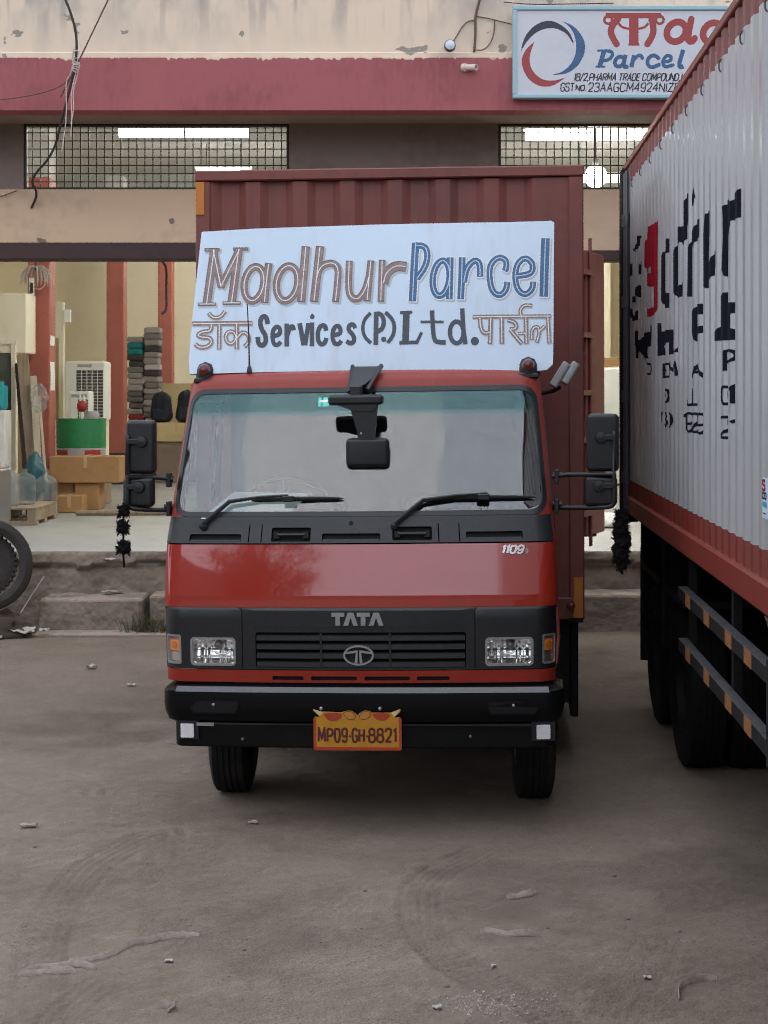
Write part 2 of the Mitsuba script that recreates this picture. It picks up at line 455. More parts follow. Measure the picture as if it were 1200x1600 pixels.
def dirt(p, n, uv):
    a = fbm(p.x * .55 + 3, p.y * .8, 1.0, 4)
    b = fbm(p.x * 3.1, p.y * 4.0, 7.0, 4)
    c = fbm(p.x * 24, p.y * 24, 2.0, 4)
    t = dr.clip(1.5 * (.5 * a + .3 * b + .2 * c) - .25, 0, 1)
    col = mix((.114, .088, .068), (.226, .184, .148), t)
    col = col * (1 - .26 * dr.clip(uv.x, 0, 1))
    g = noise(p.x * 140, p.y * 140, 4.0)
    damp = smoothstep(.58, .72, fbm(p.x * .9 + 11, p.y * 1.3 + 4, 5.0, 4))
    col = col * (1 - .22 * damp) * (.80 + .36 * noise(p.x * 260, p.y * 260, 1.0))
    return col * (1 - .45 * smoothstep(.80, .95, g * (.55 + .6 * b)))


def dirt_h(p, n, uv):
    return .012 * fbm(p.x * 18, p.y * 18, 1.0, 4) + .004 * noise(p.x * 120, p.y * 120, 3.0)


mat('m_dirt', dirt, rough=.95, spec=.1, bump=dirt_h)


def rough_concrete(p, n, uv):
    a = fbm(p.x * 2.2, p.y * 2.2, p.z * 4, 4)
    b = fbm(p.x * 26, p.y * 26, p.z * 26, 3)
    return mix((.13, .10, .078), (.38, .31, .25), dr.clip(1.6 * (.65 * a + .35 * b) - .3, 0, 1))


mat('m_rough_concrete', rough_concrete, rough=.95, spec=.1, bump=lambda p, n, uv: .02 * fbm(p.x * 20, p.y * 20, p.z * 20, 3))


def parapet_paint(p, n, uv):
    a = fbm(p.x * .9, p.z * 1.6, 2.0, 4)
    b = fbm(p.x * 7, p.z * 3.0, 6.0, 4)
    top = smoothstep(5.9, 6.6, p.z)
    t = dr.clip(smoothstep(.42, .72, .6 * a + .4 * b) * (.35 + .65 * top) * 1.05, 0, 1)
    col = mix((.70, .575, .445), (.41, .365, .32), t)
    s = smoothstep(.60, .75, fbm(p.x * 9, p.z * .9, 4.0, 3)) * smoothstep(5.8, 6.3, p.z)
    col = mix(col, (.20, .18, .165), s * .3)
    chip = smoothstep(.745, .765, fbm(p.x * 4.2 + 5, p.z * 6, 3.0, 4))
    return mix(col, (.20, .18, .165), chip * .8)


def maroon_paint(p, n, uv):
    a = fbm(p.x * 1.3, p.z * 2.5, 2.0, 4)
    b = fbm(p.x * 30, p.z * 9, 6.0, 3)
    col = mix((.345, .108, .115), (.27, .084, .090), smoothstep(.4, .75, .7 * a + .3 * b))
    edge = 5.735 + .05 * (fbm(p.x * 6, 3.0, 1.0, 4) - .5) + .04 * (noise(p.x * 38, 5.0, 2.0) - .5)
    col = mix(col, (.66, .55, .44), smoothstep(edge - .006, edge + .006, p.z))
    fade = smoothstep(.66, .72, noise(p.x * 3, p.z * .4, 8.0))
    return mix(col, (.36, .12, .12), fade * .4)


def cream_wall(p, n, uv):
    a = fbm(p.x * 1.1 + 4, p.z * 1.6, 2.0, 4)
    b = fbm(p.x * 12, p.z * 12, 6.0, 3)
    col = mix((.70, .505, .35), (.55, .40, .28), smoothstep(.4, .75, .7 * a + .3 * b))
    chip = smoothstep(.775, .785, fbm(p.x * 3.1 + 8, p.z * 4.5, 3.0, 4))
    return mix(col, (.17, .135, .11), chip * .85)


mat('m_parapet', parapet_paint, rough=.9, spec=.15)
mat('m_maroon', maroon_paint, rough=.75, spec=.2)
mat('m_cream_wall', cream_wall, rough=.85, spec=.2)
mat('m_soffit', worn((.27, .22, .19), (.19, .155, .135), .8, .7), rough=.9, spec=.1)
mat('m_red_oxide', worn((.050, .020, .018), (.03, .016, .014), 2.0, .6), rough=.6)
mat('m_inside_wall', worn((.82, .745, .58), (.74, .66, .51), .5, .5), rough=.85, spec=.2)
mat('m_ceiling', worn((.40, .40, .38), (.30, .295, .28), .6, .6), rough=.9)
mat('m_pillar_red', worn((.33, .095, .072), (.25, .075, .058), 1.0, .6), rough=.6)
mat('m_floor', worn((.30, .30, .28), (.21, .205, .185), .8, .7), rough=.42)
mat('m_grille_bar', [.028, .026, .024], rough=.6)
mat('m_cream', [.74, .70, .56], rough=.6)
mat('m_white', [.78, .79, .76], rough=.45)
mat('m_dark_slot', [.05, .05, .05], rough=.7)
mat('m_cardboard', worn((.37, .215, .10), (.28, .16, .075), 2.5, .6), rough=.85, spec=.2)
mat('m_cardboard_dark', worn((.21, .165, .13), (.15, .12, .10), 2.5, .6), rough=.85, spec=.2)
mat('m_cardboard_pale', worn((.50, .40, .22), (.42, .33, .18), 2.5, .6), rough=.85, spec=.2)
mat('m_tape', [.48, .33, .19], rough=.35)


def wood(p, n, uv):
    return mix((.20, .15, .10), (.33, .27, .20), fbm(p.x * 40, p.y * 4, p.z * 2.5, 4))


mat('m_wood', wood, rough=.8, spec=.2)
mat('m_wood_pale', lambda p, n, uv: mix((.40, .35, .27), (.55, .50, .40), fbm(p.x * 40, p.y * 4, p.z * 2.5, 4)), rough=.8, spec=.2)
mat('m_green', worn((.018, .20, .075), (.015, .15, .06), 2.0, .5), rough=.45)
mat('m_grey_paint', [.36, .36, .37], rough=.5)
mat('m_red_plain', [.32, .03, .03], rough=.5)
mat('m_teal', worn((.012, .085, .105), (.01, .055, .07), 3.0, .6), rough=.45)
mat('m_teal_bright', [.02, .30, .36], rough=.4)
mat('m_navy_cloth', [.014, .018, .030], rough=.9)
for i, c in enumerate(((.17, .155, .15), (.24, .22, .21), (.12, .11, .11), (.30, .27, .26), (.055, .05, .05), (.45, .42, .42), (.02, .17, .18), (.24, .03, .035))):
    mat(f'm_cloth_{i}', list(c), rough=.95, spec=.15)
scene['m_jug'] = {'type': 'blendbsdf', 'weight': .82, 'bsdf_0': {'type': 'twosided', 'bsdf': {'type': 'principled', 'base_color': {'type': 'rgb', 'value': [.50, .55, .55]}, 'roughness': .2}},
                  'bsdf_1': {'type': 'thindielectric', 'int_ior': 1.5}}
mat('m_jug_water', [.30, .42, .46], rough=.2)
mat('m_blue_label', [.08, .24, .38], rough=.5)
mat('m_black_charm', [.006, .006, .006], rough=.9, spec=.1)
mat('m_cable', [.035, .028, .025], rough=.6)
mat('m_cable_brown', [.11, .065, .045], rough=.6)
mat('m_string', [.55, .46, .42], rough=.7)
mat('m_pvc', [.60, .52, .45], rough=.5)
mat('m_lens_blue', [.58, .66, .74], rough=.12)
mat('m_tyre_old', worn((.045, .040, .037), (.08, .07, .062), 2.0, .7), rough=.9, spec=.15)
mat('m_stone', worn((.17, .145, .125), (.12, .10, .085), 30.0, .8), rough=.95, spec=.1)
mat('m_litter_white', worn((.38, .345, .31), (.24, .21, .185), 20.0, .8), rough=.8)
mat('m_litter_brown', worn((.30, .25, .21), (.16, .13, .11), 20.0, .8), rough=.85)
mat('m_dry_twig', [.42, .38, .34], rough=.9)
mat('m_bark', [.06, .045, .035], rough=.95)
scene['m_leaf'] = {'type': 'principledthin', 'base_color': {'type': 'rgb', 'value': [.045, .075, .025]}, 'roughness': .6, 'diff_trans': .6}
scene['m_weed'] = {'type': 'principledthin', 'base_color': {'type': 'rgb', 'value': [.10, .095, .055]}, 'roughness': .7, 'diff_trans': .5}
mat('m_far_wall', [.16, .14, .12], rough=.9)
mat('m_dark_glass', [.10, .105, .10], rough=.15)


# ================================================================== the yard
def axis(lo, hi, step, far_lo, far_hi):
    a = list(np.arange(lo, hi + 1e-6, step))
    s = step
    while a[0] > far_lo:
        s = min(s * 1.5, 8)
        a.insert(0, a[0] - s)
    s = step
    while a[-1] < far_hi:
        s = min(s * 1.5, 8)
        a.append(a[-1] + s)
    return np.array(a)


TRACKS = [  # centre line, width, ribs, depth
    ([(.60, 8.25), (.44, 8.02), (.22, 7.62), (.15, 7.26), (.17, 6.83), (.27, 6.51), (.41, 6.3), (.61, 6.0), (.8, 5.5)], .21, 5, .011),
    ([(-1.1, 8.5), (-1.34, 8.19), (-1.48, 7.7), (-1.51, 7.17), (-1.46, 6.67), (-1.34, 6.1), (-1.22, 5.5)], .24, 5, .008),
    ([(-1.25, 8.9), (-1.14, 8.19), (-1.06, 7.45), (-.96, 6.99), (-.9, 6.3)], .20, 4, .006),
    ([(.05, 7.95), (-.03, 7.75), (-.12, 7.35), (-.28, 6.91), (-.5, 6.4)], .20, 4, .005),
    ([(1.25, 7.0), (1.1, 6.5), (.92, 6.1), (.80, 5.6)], .22, 5, .006),
    ([(-1.05, 6.35), (-1.2, 6.0), (-1.25, 5.5)], .22, 4, .008),
]
PRINTS = [(-1.71, 9.29, .30, .16, .012), (-1.13, 8.41, .28, .13, .014), (-.6, 8.13, .3, .14, .007), (.64, 8.19, .26, .14, .008), (-.45, 6.2, .35, .4, .006), (.1, 6.15, .3, .3, .006)]


def ground_height(X, Y, want_mask=False):
    mask = np.zeros_like(X)
    p = np.stack([X, Y, np.zeros_like(X)], -1)
    h = .05 * (meshkit.fbm(p * .7, 3, 1) - .5) + .022 * (meshkit.fbm(p * np.array([3.0, 4.0, 1]), 3, 2) - .5) + .009 * (meshkit.fbm(p * 11, 3, 3) - .5)
    for pts, w, ribs, dep in TRACKS:
        c = chaikin(pts, 3)
        best = np.full(X.shape, 9.0)
        side = np.zeros(X.shape)
        along = np.zeros(X.shape)
        L = 0.0
        for a, b in zip(c[:-1], c[1:]):
            d = b - a
            l = np.hypot(*d)
            t = np.clip(((X - a[0]) * d[0] + (Y - a[1]) * d[1]) / l ** 2, 0, 1)
            dx, dy = X - a[0] - t * d[0], Y - a[1] - t * d[1]
            q = np.hypot(dx, dy)
            n = (dx * d[1] - dy * d[0]) / l
            m = q < best
            best, side, along = np.where(m, q, best), np.where(m, n, side), np.where(m, L + t * l, along)
            L += l
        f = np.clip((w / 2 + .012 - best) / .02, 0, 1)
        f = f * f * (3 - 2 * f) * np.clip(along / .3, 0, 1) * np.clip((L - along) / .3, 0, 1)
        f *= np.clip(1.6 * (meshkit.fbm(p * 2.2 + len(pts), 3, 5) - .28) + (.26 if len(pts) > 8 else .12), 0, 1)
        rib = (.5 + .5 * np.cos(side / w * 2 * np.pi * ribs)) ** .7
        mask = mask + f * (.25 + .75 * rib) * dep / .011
        h -= f * dep * 1.7 * (.35 + .65 * (.5 + .5 * np.cos(side / w * 2 * np.pi * ribs)) ** .7) * (.85 + .15 * np.sign(np.sin(along * 2 * np.pi / .045)))
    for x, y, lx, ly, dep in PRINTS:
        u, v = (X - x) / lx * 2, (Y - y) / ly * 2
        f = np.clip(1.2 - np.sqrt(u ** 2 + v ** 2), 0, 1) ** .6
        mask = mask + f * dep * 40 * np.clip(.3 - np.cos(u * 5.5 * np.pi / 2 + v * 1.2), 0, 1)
        h += f * dep * 1.5 * (np.cos(u * 5.5 * np.pi / 2 + v * 1.2) * .5 - .2) * np.clip(2 * (meshkit.fbm(p * 3 + 4, 3, 6) - .2), 0, 1)
    flat = np.clip((Y - 13.5) / 2, 0, 1)
    if want_mask:
        return h * (1 - .7 * flat) - .02 * np.clip((np.abs(X) - 6) / 6, 0, 1), np.clip(mask, 0, 1)
    return h * (1 - .7 * flat) - .02 * np.clip((np.abs(X) - 6) / 6, 0, 1)


gx, gy = axis(-2.6, 2.2, .017, -70, 70), axis(5.4, 11.0, .017, -70, 90)
GX, GY = np.meshgrid(gx, gy, indexing='ij')
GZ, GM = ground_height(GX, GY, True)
add('ground', grid(np.stack([GX, GY, GZ], -1)), 'm_dirt', smooth=True, kind='structure', uv=np.stack([GM.ravel(), GM.ravel() * 0], 1))  # u: tyre track mask, darkens the dirt in the grooves

# loading dock: floor slab, rough front wall, step blocks
add('dock_floor', bx(-9.5, 9.5, 16.16, 39.0, .60, .75), 'm_floor', kind='structure')


def rough_wall(x0, x1, y0, y1, z0, z1, step, amp, seed, lip=0.0, broken=0.0):
    """A weathered masonry face looking at the yard, with its top."""
    xs, zs = np.arange(x0, x1 + step, step), np.linspace(z0, z1, max(3, int((z1 - z0) / step) + 1))
    ys = np.arange(y0, y1 + step, step)
    X, Z = np.meshgrid(xs, zs, indexing='ij')
    q = np.stack([X, Z * 1.4, np.full_like(X, seed * 3.3)], -1)
    Y = y0 - amp * 2 * (meshkit.fbm(q * 2.2, 4, seed) - .5) - amp * (meshkit.fbm(q * 11, 3, seed + 9) - .5)
    if lip:
        cut = z1 - .13 - .07 * (meshkit.noise(np.stack([X * 2.6, X * 0 + seed, X * 0], -1), seed) - .5)
        Y = np.where(Z > cut, Y - lip * (meshkit.noise(np.stack([X * 4.0, X * 0, X * 0 + 4], -1), seed + 3) > .38) - .012, Y + .03 * np.clip(1 - (cut - Z) / .08, 0, 1))
    A = np.stack([X, Y, Z], -1)
    X2, Y2 = np.meshgrid(xs, ys[1:], indexing='ij')
    q2 = np.stack([X2, Y2, X2 * 0 + seed], -1)
    B = np.stack([X2, Y2, z1 - broken * np.clip(meshkit.fbm(q2 * 3.1, 3, seed + 5) * 2 - .9, 0, 1)], -1)
    A[:, -1, 2] = z1 - broken * np.clip(meshkit.fbm(np.stack([xs, xs * 0 + y0, xs * 0 + seed], -1) * 3.1, 3, seed + 5) * 2 - .9, 0, 1)
    return cat(grid(np.concatenate([A, B], 1)))


add('dock_wall', rough_wall(-9.5, 9.5, 16.15, 16.40, -.05, .746, .03, .03, 2, lip=.045, broken=.0), 'm_rough_concrete', smooth=True, kind='structure')


def block(x0, x1, y0, y1, z0, z1, seed, amp=.02):
    return noisy(bx(x0, x1, y0, y1, z0, z1, .02), amp, 6.0, seed, .06)


one('concrete_step', block(-3.44, -2.42, 15.62, 16.2, -.05, .32, 3), 'm_rough_concrete', 'worn grey concrete step block below the dock, left of the red truck', 'step', smooth=40)
one('concrete_step', block(-2.36, -1.2, 15.75, 16.2, -.05, .34, 8), 'm_rough_concrete', 'worn concrete step block half hidden behind the left side of the red truck', 'step', smooth=40)
one('concrete_step', block(1.7, 3.1, 15.62, 16.2, -.05, .36, 11, .012), 'm_rough_concrete', 'dark concrete step below the dock, between the two trucks', 'step', smooth=40)
add('kerb_strip', noisy(bx(-9, -1.9, 15.28, 15.60, -.05, .022, .01), .012, 4.0, 5, .12), 'm_rough_concrete', smooth=30, kind='structure')

# ================================================================== the warehouse
W = thing('warehouse', 'old cream and maroon warehouse front with loading openings and barred vents', 'warehouse')
add('parapet', bx(-9.5, 9.5, 15.76, 16.0, 5.80, 7.6), 'm_parapet', W)
ledge = cat(noisy(bx(-9.5, 9.5, 15.735, 15.99, 5.735, 5.80, .01), .004, 3.0, 2, .25))
add('ledge', ledge, 'm_parapet', W, smooth=40)
add('fascia', bx(-9.5, 9.5, 15.70, 15.99, 5.21, 5.735), 'm_maroon', W, label='faded maroon painted concrete band')
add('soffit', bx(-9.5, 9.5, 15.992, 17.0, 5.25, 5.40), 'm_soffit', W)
wx = [(-9.5, -3.84), (-1.01, 1.217), (4.05, 9.5)]
for x0, x1 in wx:
    add('wall_panel', bx(x0, x1, 16.70, 16.95, 4.55, 5.25), 'm_soffit', W)  # grey-brown here stands in for the shade under the canopy
add('wall_band', bx(-9.5, 9.5, 16.70, 16.95, 3.98, 4.55), 'm_cream_wall', W, label='chipped cream plaster band below the barred vents')
for x0, x1 in ((-9.5, -6.6), (-.55, .75), (6.6, 9.5)):
    add('pier', bx(x0, x1, 16.70, 16.95, .75, 3.98), 'm_cream_wall', W)
add('lintel', bx(-6.6, -.55, 16.66, 16.98, 3.80, 3.98, .01), 'm_red_oxide', W, label='dark red steel lintel over the left loading opening')
add('lintel', bx(.75, 6.6, 16.68, 16.98, 3.79, 3.90, .01), 'm_red_oxide', W)
add('wall_band', bx(.75, 6.6, 16.70, 16.95, 3.90, 3.98), 'm_cream_wall', W)
for k, (x0, x1) in enumerate(((-3.84, -1.01), (1.217, 4.05))):
    g = (W + '__grille') if k == 0 else (W + '__grille_001')
    fr = cat(bx(x0, x1, 16.72, 16.77, 4.55, 4.575), bx(x0, x1, 16.72, 16.77, 5.225, 5.25), bx(x0, x0 + .03, 16.72, 16.77, 4.575, 5.225), bx(x1 - .03, x1, 16.72, 16.77, 4.575, 5.225))
    scene[g] = mikit.ply(fr, 'm_grille_bar')
    for x in np.linspace(x0, x1, 34)[1:-1]:
        add('bar', bx(x - .005, x + .005, 16.738, 16.752, 4.575, 5.225), 'm_grille_bar', g)
    for z in np.linspace(4.55, 5.25, 9)[1:-1]:
        add('bar', bx(x0 + .03, x1 - .03, 16.753, 16.765, z - .005, z + .005), 'm_grille_bar', g)
# the hall inside
add('back_wall', bx(-9.5, 9.5, 38.0, 38.2, .75, 7.0), 'm_inside_wall', W)
add('side_wall', bx(-9.5, -9.3, 16.95, 38.0, .75, 7.0), 'm_inside_wall', W)
add('side_wall', bx(9.3, 9.5, 16.95, 38.0, .75, 7.0), 'm_inside_wall', W)
add('roof_slab', bx(-9.5, 9.5, 16.95, 38.2, 6.75, 6.95), 'm_ceiling', W)
add('front_upstand', bx(-9.5, 9.5, 16.70, 16.95, 5.25, 7.0), 'm_ceiling', W)
for y in (19.9, 24.5, 31.0):
    add('ceiling_beam', bx(-9.3, 9.3, y, y + .3, 6.35, 6.75), 'm_ceiling', W)
for i, y in enumerate((22.2, 28.5, 35.0)):
    add('pillar_head', bx(-5.04, -4.74, y + .005, y + .415, 5.45, 6.35), 'm_ceiling', W)
    p = add('pillar', bx(-5.045, -4.735, y, y + .42, .75, 5.45, .015), 'm_pillar_red', W, label='square red painted pillar inside the hall' if i == 0 else None)
    if i:
        add('plinth', bx(-5.06, -4.72, y - .015, y + .43, .75, 1.32, .01), 'm_red_oxide', p)
for y in (22.2, 28.5, 35.0):
    add('pillar', bx(5.7, 6.05, y, y + .42, .75, 6.35, .015), 'm_inside_wall', W)
add('inner_column', bx(4.75, 5.2, 36.0, 38.0, .75, 6.75), 'm_inside_wall', W)

# site office and partition
C = thing('site_office', 'cream panelled office cabin with glazed door at the left of the hall', 'cabin')
add('upper_panel', bx(-8.5, -4.91, 21.5, 22.1, 2.94, 3.76, .008), 'm_cream', C)
add('wall_panel', bx(-8.5, -5.9, 21.5, 22.1, .75, 2.94), 'm_cream', C)
add('door_frame', cat(bx(-5.105, -5.044, 21.47, 21.6, .75, 3.06), bx(-5.9, -5.044, 21.47, 21.6, 3.06, 3.12)), 'm_cream', C)
d = add('door', bx(-5.9, -5.105, 21.53, 21.56, .75, 3.06), 'm_dark_glass', C)
add('handle', tube([(-5.2, 21.5, 1.62), (-5.2, 21.47, 1.64), (-5.2, 21.47, 1.86), (-5.2, 21.5, 1.88)], .012), 'm_silver', d)
C = thing('partition', 'cream partition with a brown door beside the white air coolers', 'partition')
add('panel', bx(-8.5, -5.52, 27.0, 27.12, 3.35, 3.97), 'm_cream', C)
add('door', bx(-6.6, -5.60, 27.02, 27.1, .75, 3.35), 'm_cardboard_pale', C)
add('post', bx(-5.60, -5.52, 26.99, 27.13, .75, 3.35), 'm_cream', C)
add('switch_box', rbox(-5.52, -5.40, 26.98, 27.08, 3.62, 3.84, .01), 'm_white', C)
one('paper_notice', conform(sbox(0, 0, .30, .78), lambda u, v, o: np.stack([np.full_like(u, -4.732) + .006 * np.sin(v * 9), 22.23 + u, 2.43 + v], -1), us=np.arange(.05, .3, .05), vs=np.arange(.05, .8, .05)), 'm_paper',
    'long white paper strip taped to the side of the first red pillar', 'paper', smooth=True)

# fluorescent fittings of the hall
def tube_light(x, y, z, label, h=.785):
    L = thing('tube_light', label, 'tube light', 'fluorescent battens under the hall ceiling')
    add('batten', bx(x - h - .035, x + h + .035, y - .06, y + .06, z + .068, z + .11, .01), 'm_white', L)
    for x0, l in ((x - h, h - .012), (x + .012, h - .012)):
        k = numbered(L + '__tube')
        scene[k] = {**mikit.ply(tube([(x0, y, z), (x0 + l, y, z)], .062, 14), 'm_white', smooth=40), 'emitter': {'type': 'area', 'radiance': {'type': 'rgb', 'value': [LAMP, LAMP * .985, LAMP * .90]}}}
    for dx in (-h * .64, h * .64):
        add('rod', tube([(x + dx, y, z + .1), (x + dx, y, 6.74)], .006, 6), 'm_grille_bar', L)


tube_light(-2.42, 19.0, 5.54, 'lit twin tube light seen through the top of the left barred vent')
tube_light(2.50, 19.0, 5.50, 'lit twin tube light seen through the top of the right barred vent')
tube_light(-2.66, 26.0, 6.06, 'lit tube light low behind the left barred vent, above the red container corner', .44)
GL = thing('globe_lamp', 'round lit globe lamp at the lower right vent, beside the white trailer', 'lamp')
scene[GL + '__globe'] = {**mikit.ply(xf(trimesh.creation.icosphere(3, .13), mv(2.43, 18.0, 4.87)), 'm_white', smooth=True), 'emitter': {'type': 'area', 'radiance': {'type': 'rgb', 'value': [LAMP * .9, LAMP * .9, LAMP * .8]}}}
add('holder', cat(xf(lathe([(0, .12), (.04, .12), (.035, .20), (0, .20)], 16), mv(2.43, 18.0, 4.87)), tube([(2.43, 18.0, 5.06), (2.43, 18.0, 6.74)], .008, 6)), 'm_grille_bar', GL)
tube_light(3.75, 26.0, 5.95, 'lit tube light in the back row, hidden behind the white trailer')
tube_light(-2.6, 33.0, 6.0, 'lit twin tube light at the far left end of the hall')
tube_light(3.2, 33.0, 6.0, 'lit twin tube light at the far right end of the hall')

# things fixed to the facade
N = thing('facade_sign', 'long white hand-painted board with ring logo and pale blue frame on the parapet', 'signboard')
FS = plane((1.293, 15.62, 5.318), (1, 0, 0), (0, 0, 1))
add('panel', bx(1.293, 4.75, 15.62, 15.70, 5.318, 6.226), 'm_sign_white', N)
fr = cat(bx(1.283, 4.76, 15.60, 15.69, 6.19, 6.232, .006), bx(1.283, 4.76, 15.60, 15.69, 5.312, 5.352, .006), bx(1.283, 1.325, 15.60, 15.69, 5.352, 6.19, .006), bx(4.718, 4.76, 15.60, 15.69, 5.352, 6.19, .006))
add('frame', fr, 'm_sign_frame', N, label='pale blue painted wooden frame')


def fs(g):      # drawing units of the sign (3 per 1/157 m, y down) to metres on its face
    return affinity.affine_transform(g, [1 / 471.2, 0, 0, -1 / 471.2, -9 / 471.2, 458 / 471.2])


def crescent(outer, inner):
    return Polygon(np.vstack([chaikin(outer, 2), chaikin(inner, 2)])).buffer(0)


logo = [('m_ink_navy', crescent([(42, 240), (55, 180), (90, 130), (140, 99), (190, 95), (240, 120), (275, 155), (290, 200)], [(285, 200), (262, 160), (225, 137), (180, 128), (130, 140), (90, 170), (62, 205), (42, 240)])),
        ('m_ink_blue', crescent([(235, 97), (290, 120), (330, 165), (347, 215), (335, 270), (300, 320), (250, 348), (193, 350)], [(193, 348), (235, 338), (275, 305), (300, 255), (303, 200), (290, 150), (262, 115), (235, 97)])),
        ('m_ink_red', crescent([(105, 195), (75, 220), (48, 260), (45, 300), (65, 355), (105, 393), (150, 408), (200, 400), (255, 360)], [(252, 362), (200, 378), (150, 376), (110, 350), (85, 310), (82, 260), (105, 195)]))]
for m, g in logo:
    add('ring_mark', conform(fs(g), FS, off=.003, thick=.002), m, N)
big = unary_union([stroke([(440, 72), (700, 72)], 24), ring(452, 92, 24, 24, 12), ring(694, 92, 24, 24, 12), stroke([(500, 85), (470, 120), (462, 150), (478, 185), (492, 206)], 30, cap='round'), stroke([(572, 75), (572, 208)], 44),
                   stroke([(655, 88), (664, 120), (664, 160), (636, 206)], 30, cap='round'), stroke([(500, 108), (520, 130), (572, 136), (622, 130), (640, 108)], 11), stroke([(548, 207), (598, 207)], 12)])
aa = unary_union([ring(772, 148, 60, 62, 32, -.12), stroke([(842, 88), (830, 150), (826, 190), (846, 196), (858, 178)], 30, cap='round')])
dd = affinity.translate(aa, 170, 4)
hh = unary_union([stroke([(1150, 40), (1130, 205)], 30), stroke([(1015, 40), (1000, 205)], 30), stroke([(1135, 150), (1165, 95), (1205, 110), (1195, 205)], 28)])
add('lettering', conform(fs(unary_union([big, aa, dd])), FS, off=.003, thick=.002), 'm_ink_red', N, label='large red ornate lettering')
parcel = unary_union([stroke([(432, 238), (412, 312)], 22), stroke([(392, 312), (438, 312)], 9), stroke([(400, 236), (450, 236)], 10), stroke([(432, 238), (468, 238), (474, 262), (450, 282), (420, 284)], 16),
                      ring(505, 288, 30, 32, 18, -.15), stroke([(534, 256), (524, 300), (528, 316), (546, 310)], 18), stroke([(574, 258), (560, 314)], 20), stroke([(566, 288), (588, 260), (606, 258), (612, 272)], 16, cap='round'),
                      stroke([(688, 272), (668, 256), (640, 268), (634, 300), (656, 318), (690, 302)], 18, cap='round'), stroke([(708, 290), (746, 286), (748, 262), (724, 258), (706, 288), (716, 316), (756, 304)], 16, cap='round'),
                      stroke([(804, 232), (784, 300), (790, 316), (806, 310)], 20)])
add('lettering', conform(fs(parcel), FS, off=.003, thick=.002), 'm_ink_blue', N, label='blue italic lettering')


def fs_text(t, x, y, h, w, wid, sl):
    return affinity.translate(affinity.scale(text2(t, h, wid, sl, w), 1, -1, origin=(0, 0)), x, y)


small = unary_union([fs_text('18/2,PHARMA TRADE COMPOUND,I', 290, 377, 32, 505, 5.2, .22), fs_text('GST', 228, 426, 36, 62, 5.6, .12), fs_text('NO.', 300, 424, 24, 48, 6.0, .12), fs_text('23AAGCM4924NIZ8', 358, 428, 38, 425, 5.6, .12)])
add('lettering', conform(fs(small), FS, off=.003, thick=.002), 'm_ink_black', N, label='small black italic address lettering')

sl = thing('security_lamp', 'small round grey lamp with pale blue lens at the top edge of the maroon band', 'lamp')
m = xf(lathe([(0, .0), (.05, .0), (.058, .02), (.058, .07), (.05, .08)], 24, 'y'), mv(.655, 15.55, 5.83))
add('housing', m, 'm_lamp_grey', sl, smooth=40)
add('lens', xf(lathe([(0, -.012), (.03, -.006), (.046, .0), (.048, .01)], 24, 'y'), mv(.655, 15.545, 5.83)), 'm_lens_blue', sl, smooth=40)
add('bracket', tube([(.655, 15.63, 5.83), (.655, 15.70, 5.86), (.66, 15.76, 5.88)], .016), 'm_lamp_grey', sl)
pp = thing('drain_spout', 'short cream plastic pipe sticking out of the maroon band', 'pipe')
ax = np.array([.75, -.62, -.10]); ax /= np.linalg.norm(ax)
b0 = np.array([.80, 15.70, 5.635])
prof = [(.030, .0), (.030, .15), (.024, .15), (.024, .03), (0, .03)]
pm = lathe([(.0, -.01), (.042, -.01), (.042, .03), (.031, .03), (.031, .155), (.024, .155), (.024, .04), (0, .04)], 24)
zc = np.array([0, 0, 1.0])
Mx = trimesh.geometry.align_vectors(zc, ax)
Mx[:3, 3] = b0
add('pipe', xf(pm, Mx), 'm_pvc', pp, smooth=40)


def wire(name, pts, r, m, label, cat_='cable', group=None, sides=6):
    return one(name, tube(chaikin(pts, 3), r, sides), m, label, cat_, group, smooth=True)


wire('cable', [(-3.25, 15.2, 6.45), (-3.15, 15.25, 6.33), (-3.02, 15.3, 6.0), (-3.00, 15.35, 5.75), (-3.05, 15.4, 5.5), (-3.18, 15.5, 5.10), (-3.35, 15.9, 4.80), (-3.72, 16.45, 4.62), (-3.66, 16.6, 4.50), (-3.75, 16.68, 4.35)], .013, 'm_cable', 'thick black cable hanging in front of the left barred vent')
wire('cable', [(-2.58, 15.3, 6.45), (-2.8, 15.4, 6.05), (-3.03, 15.45, 5.6), (-3.2, 15.5, 5.3)], .008, 'm_cable_brown', 'thin slanting cable crossing the maroon band at the upper left')
wire('cable', [(-4.9, 15.6, 5.22), (-4.1, 15.66, 5.27), (-3.3, 15.6, 5.36), (-3.02, 15.5, 5.55)], .004, 'm_cable', 'thin dark wire sagging along the bottom of the maroon band')
wire('cable', [(-3.9, 16.66, 4.53), (-4.2, 16.66, 4.42), (-4.9, 16.66, 4.30)], .006, 'm_cable_brown', 'thin wire running left from the lower corner of the left barred vent')
for j, (x, z0, z1) in enumerate(((-3.08, 5.32, 4.90), (-3.06, 5.34, 5.02), (-3.13, 5.45, 4.75))):
    wire('string', [(x + .07, 15.40, 5.66 - .03 * j), (x + .05, 15.40, 5.50), (x, 15.41, z0), (x + .012, 15.42, (z0 + z1) / 2), (x - .02 * j, 15.42, z1)], .005, 'm_string', ('middle', 'shortest', 'longest')[j] + ' of three pale strings hanging from the black cable at the upper left', 'string', 'pale strings tied to the black cable')
one('string_knot', cat(*[tube(chaikin([(-3.02 + .03 * math.sin(k * 2), 15.36 + .02 * math.cos(k * 3), 5.75 - .022 * k), (-3.06, 15.34, 5.74 - .022 * k), (-3.0 + .02 * math.cos(k), 15.38, 5.72 - .022 * k)], 2), .007, 5) for k in range(10)]), 'm_string',
    'pale knot of string wound round the black cable', 'string knot')
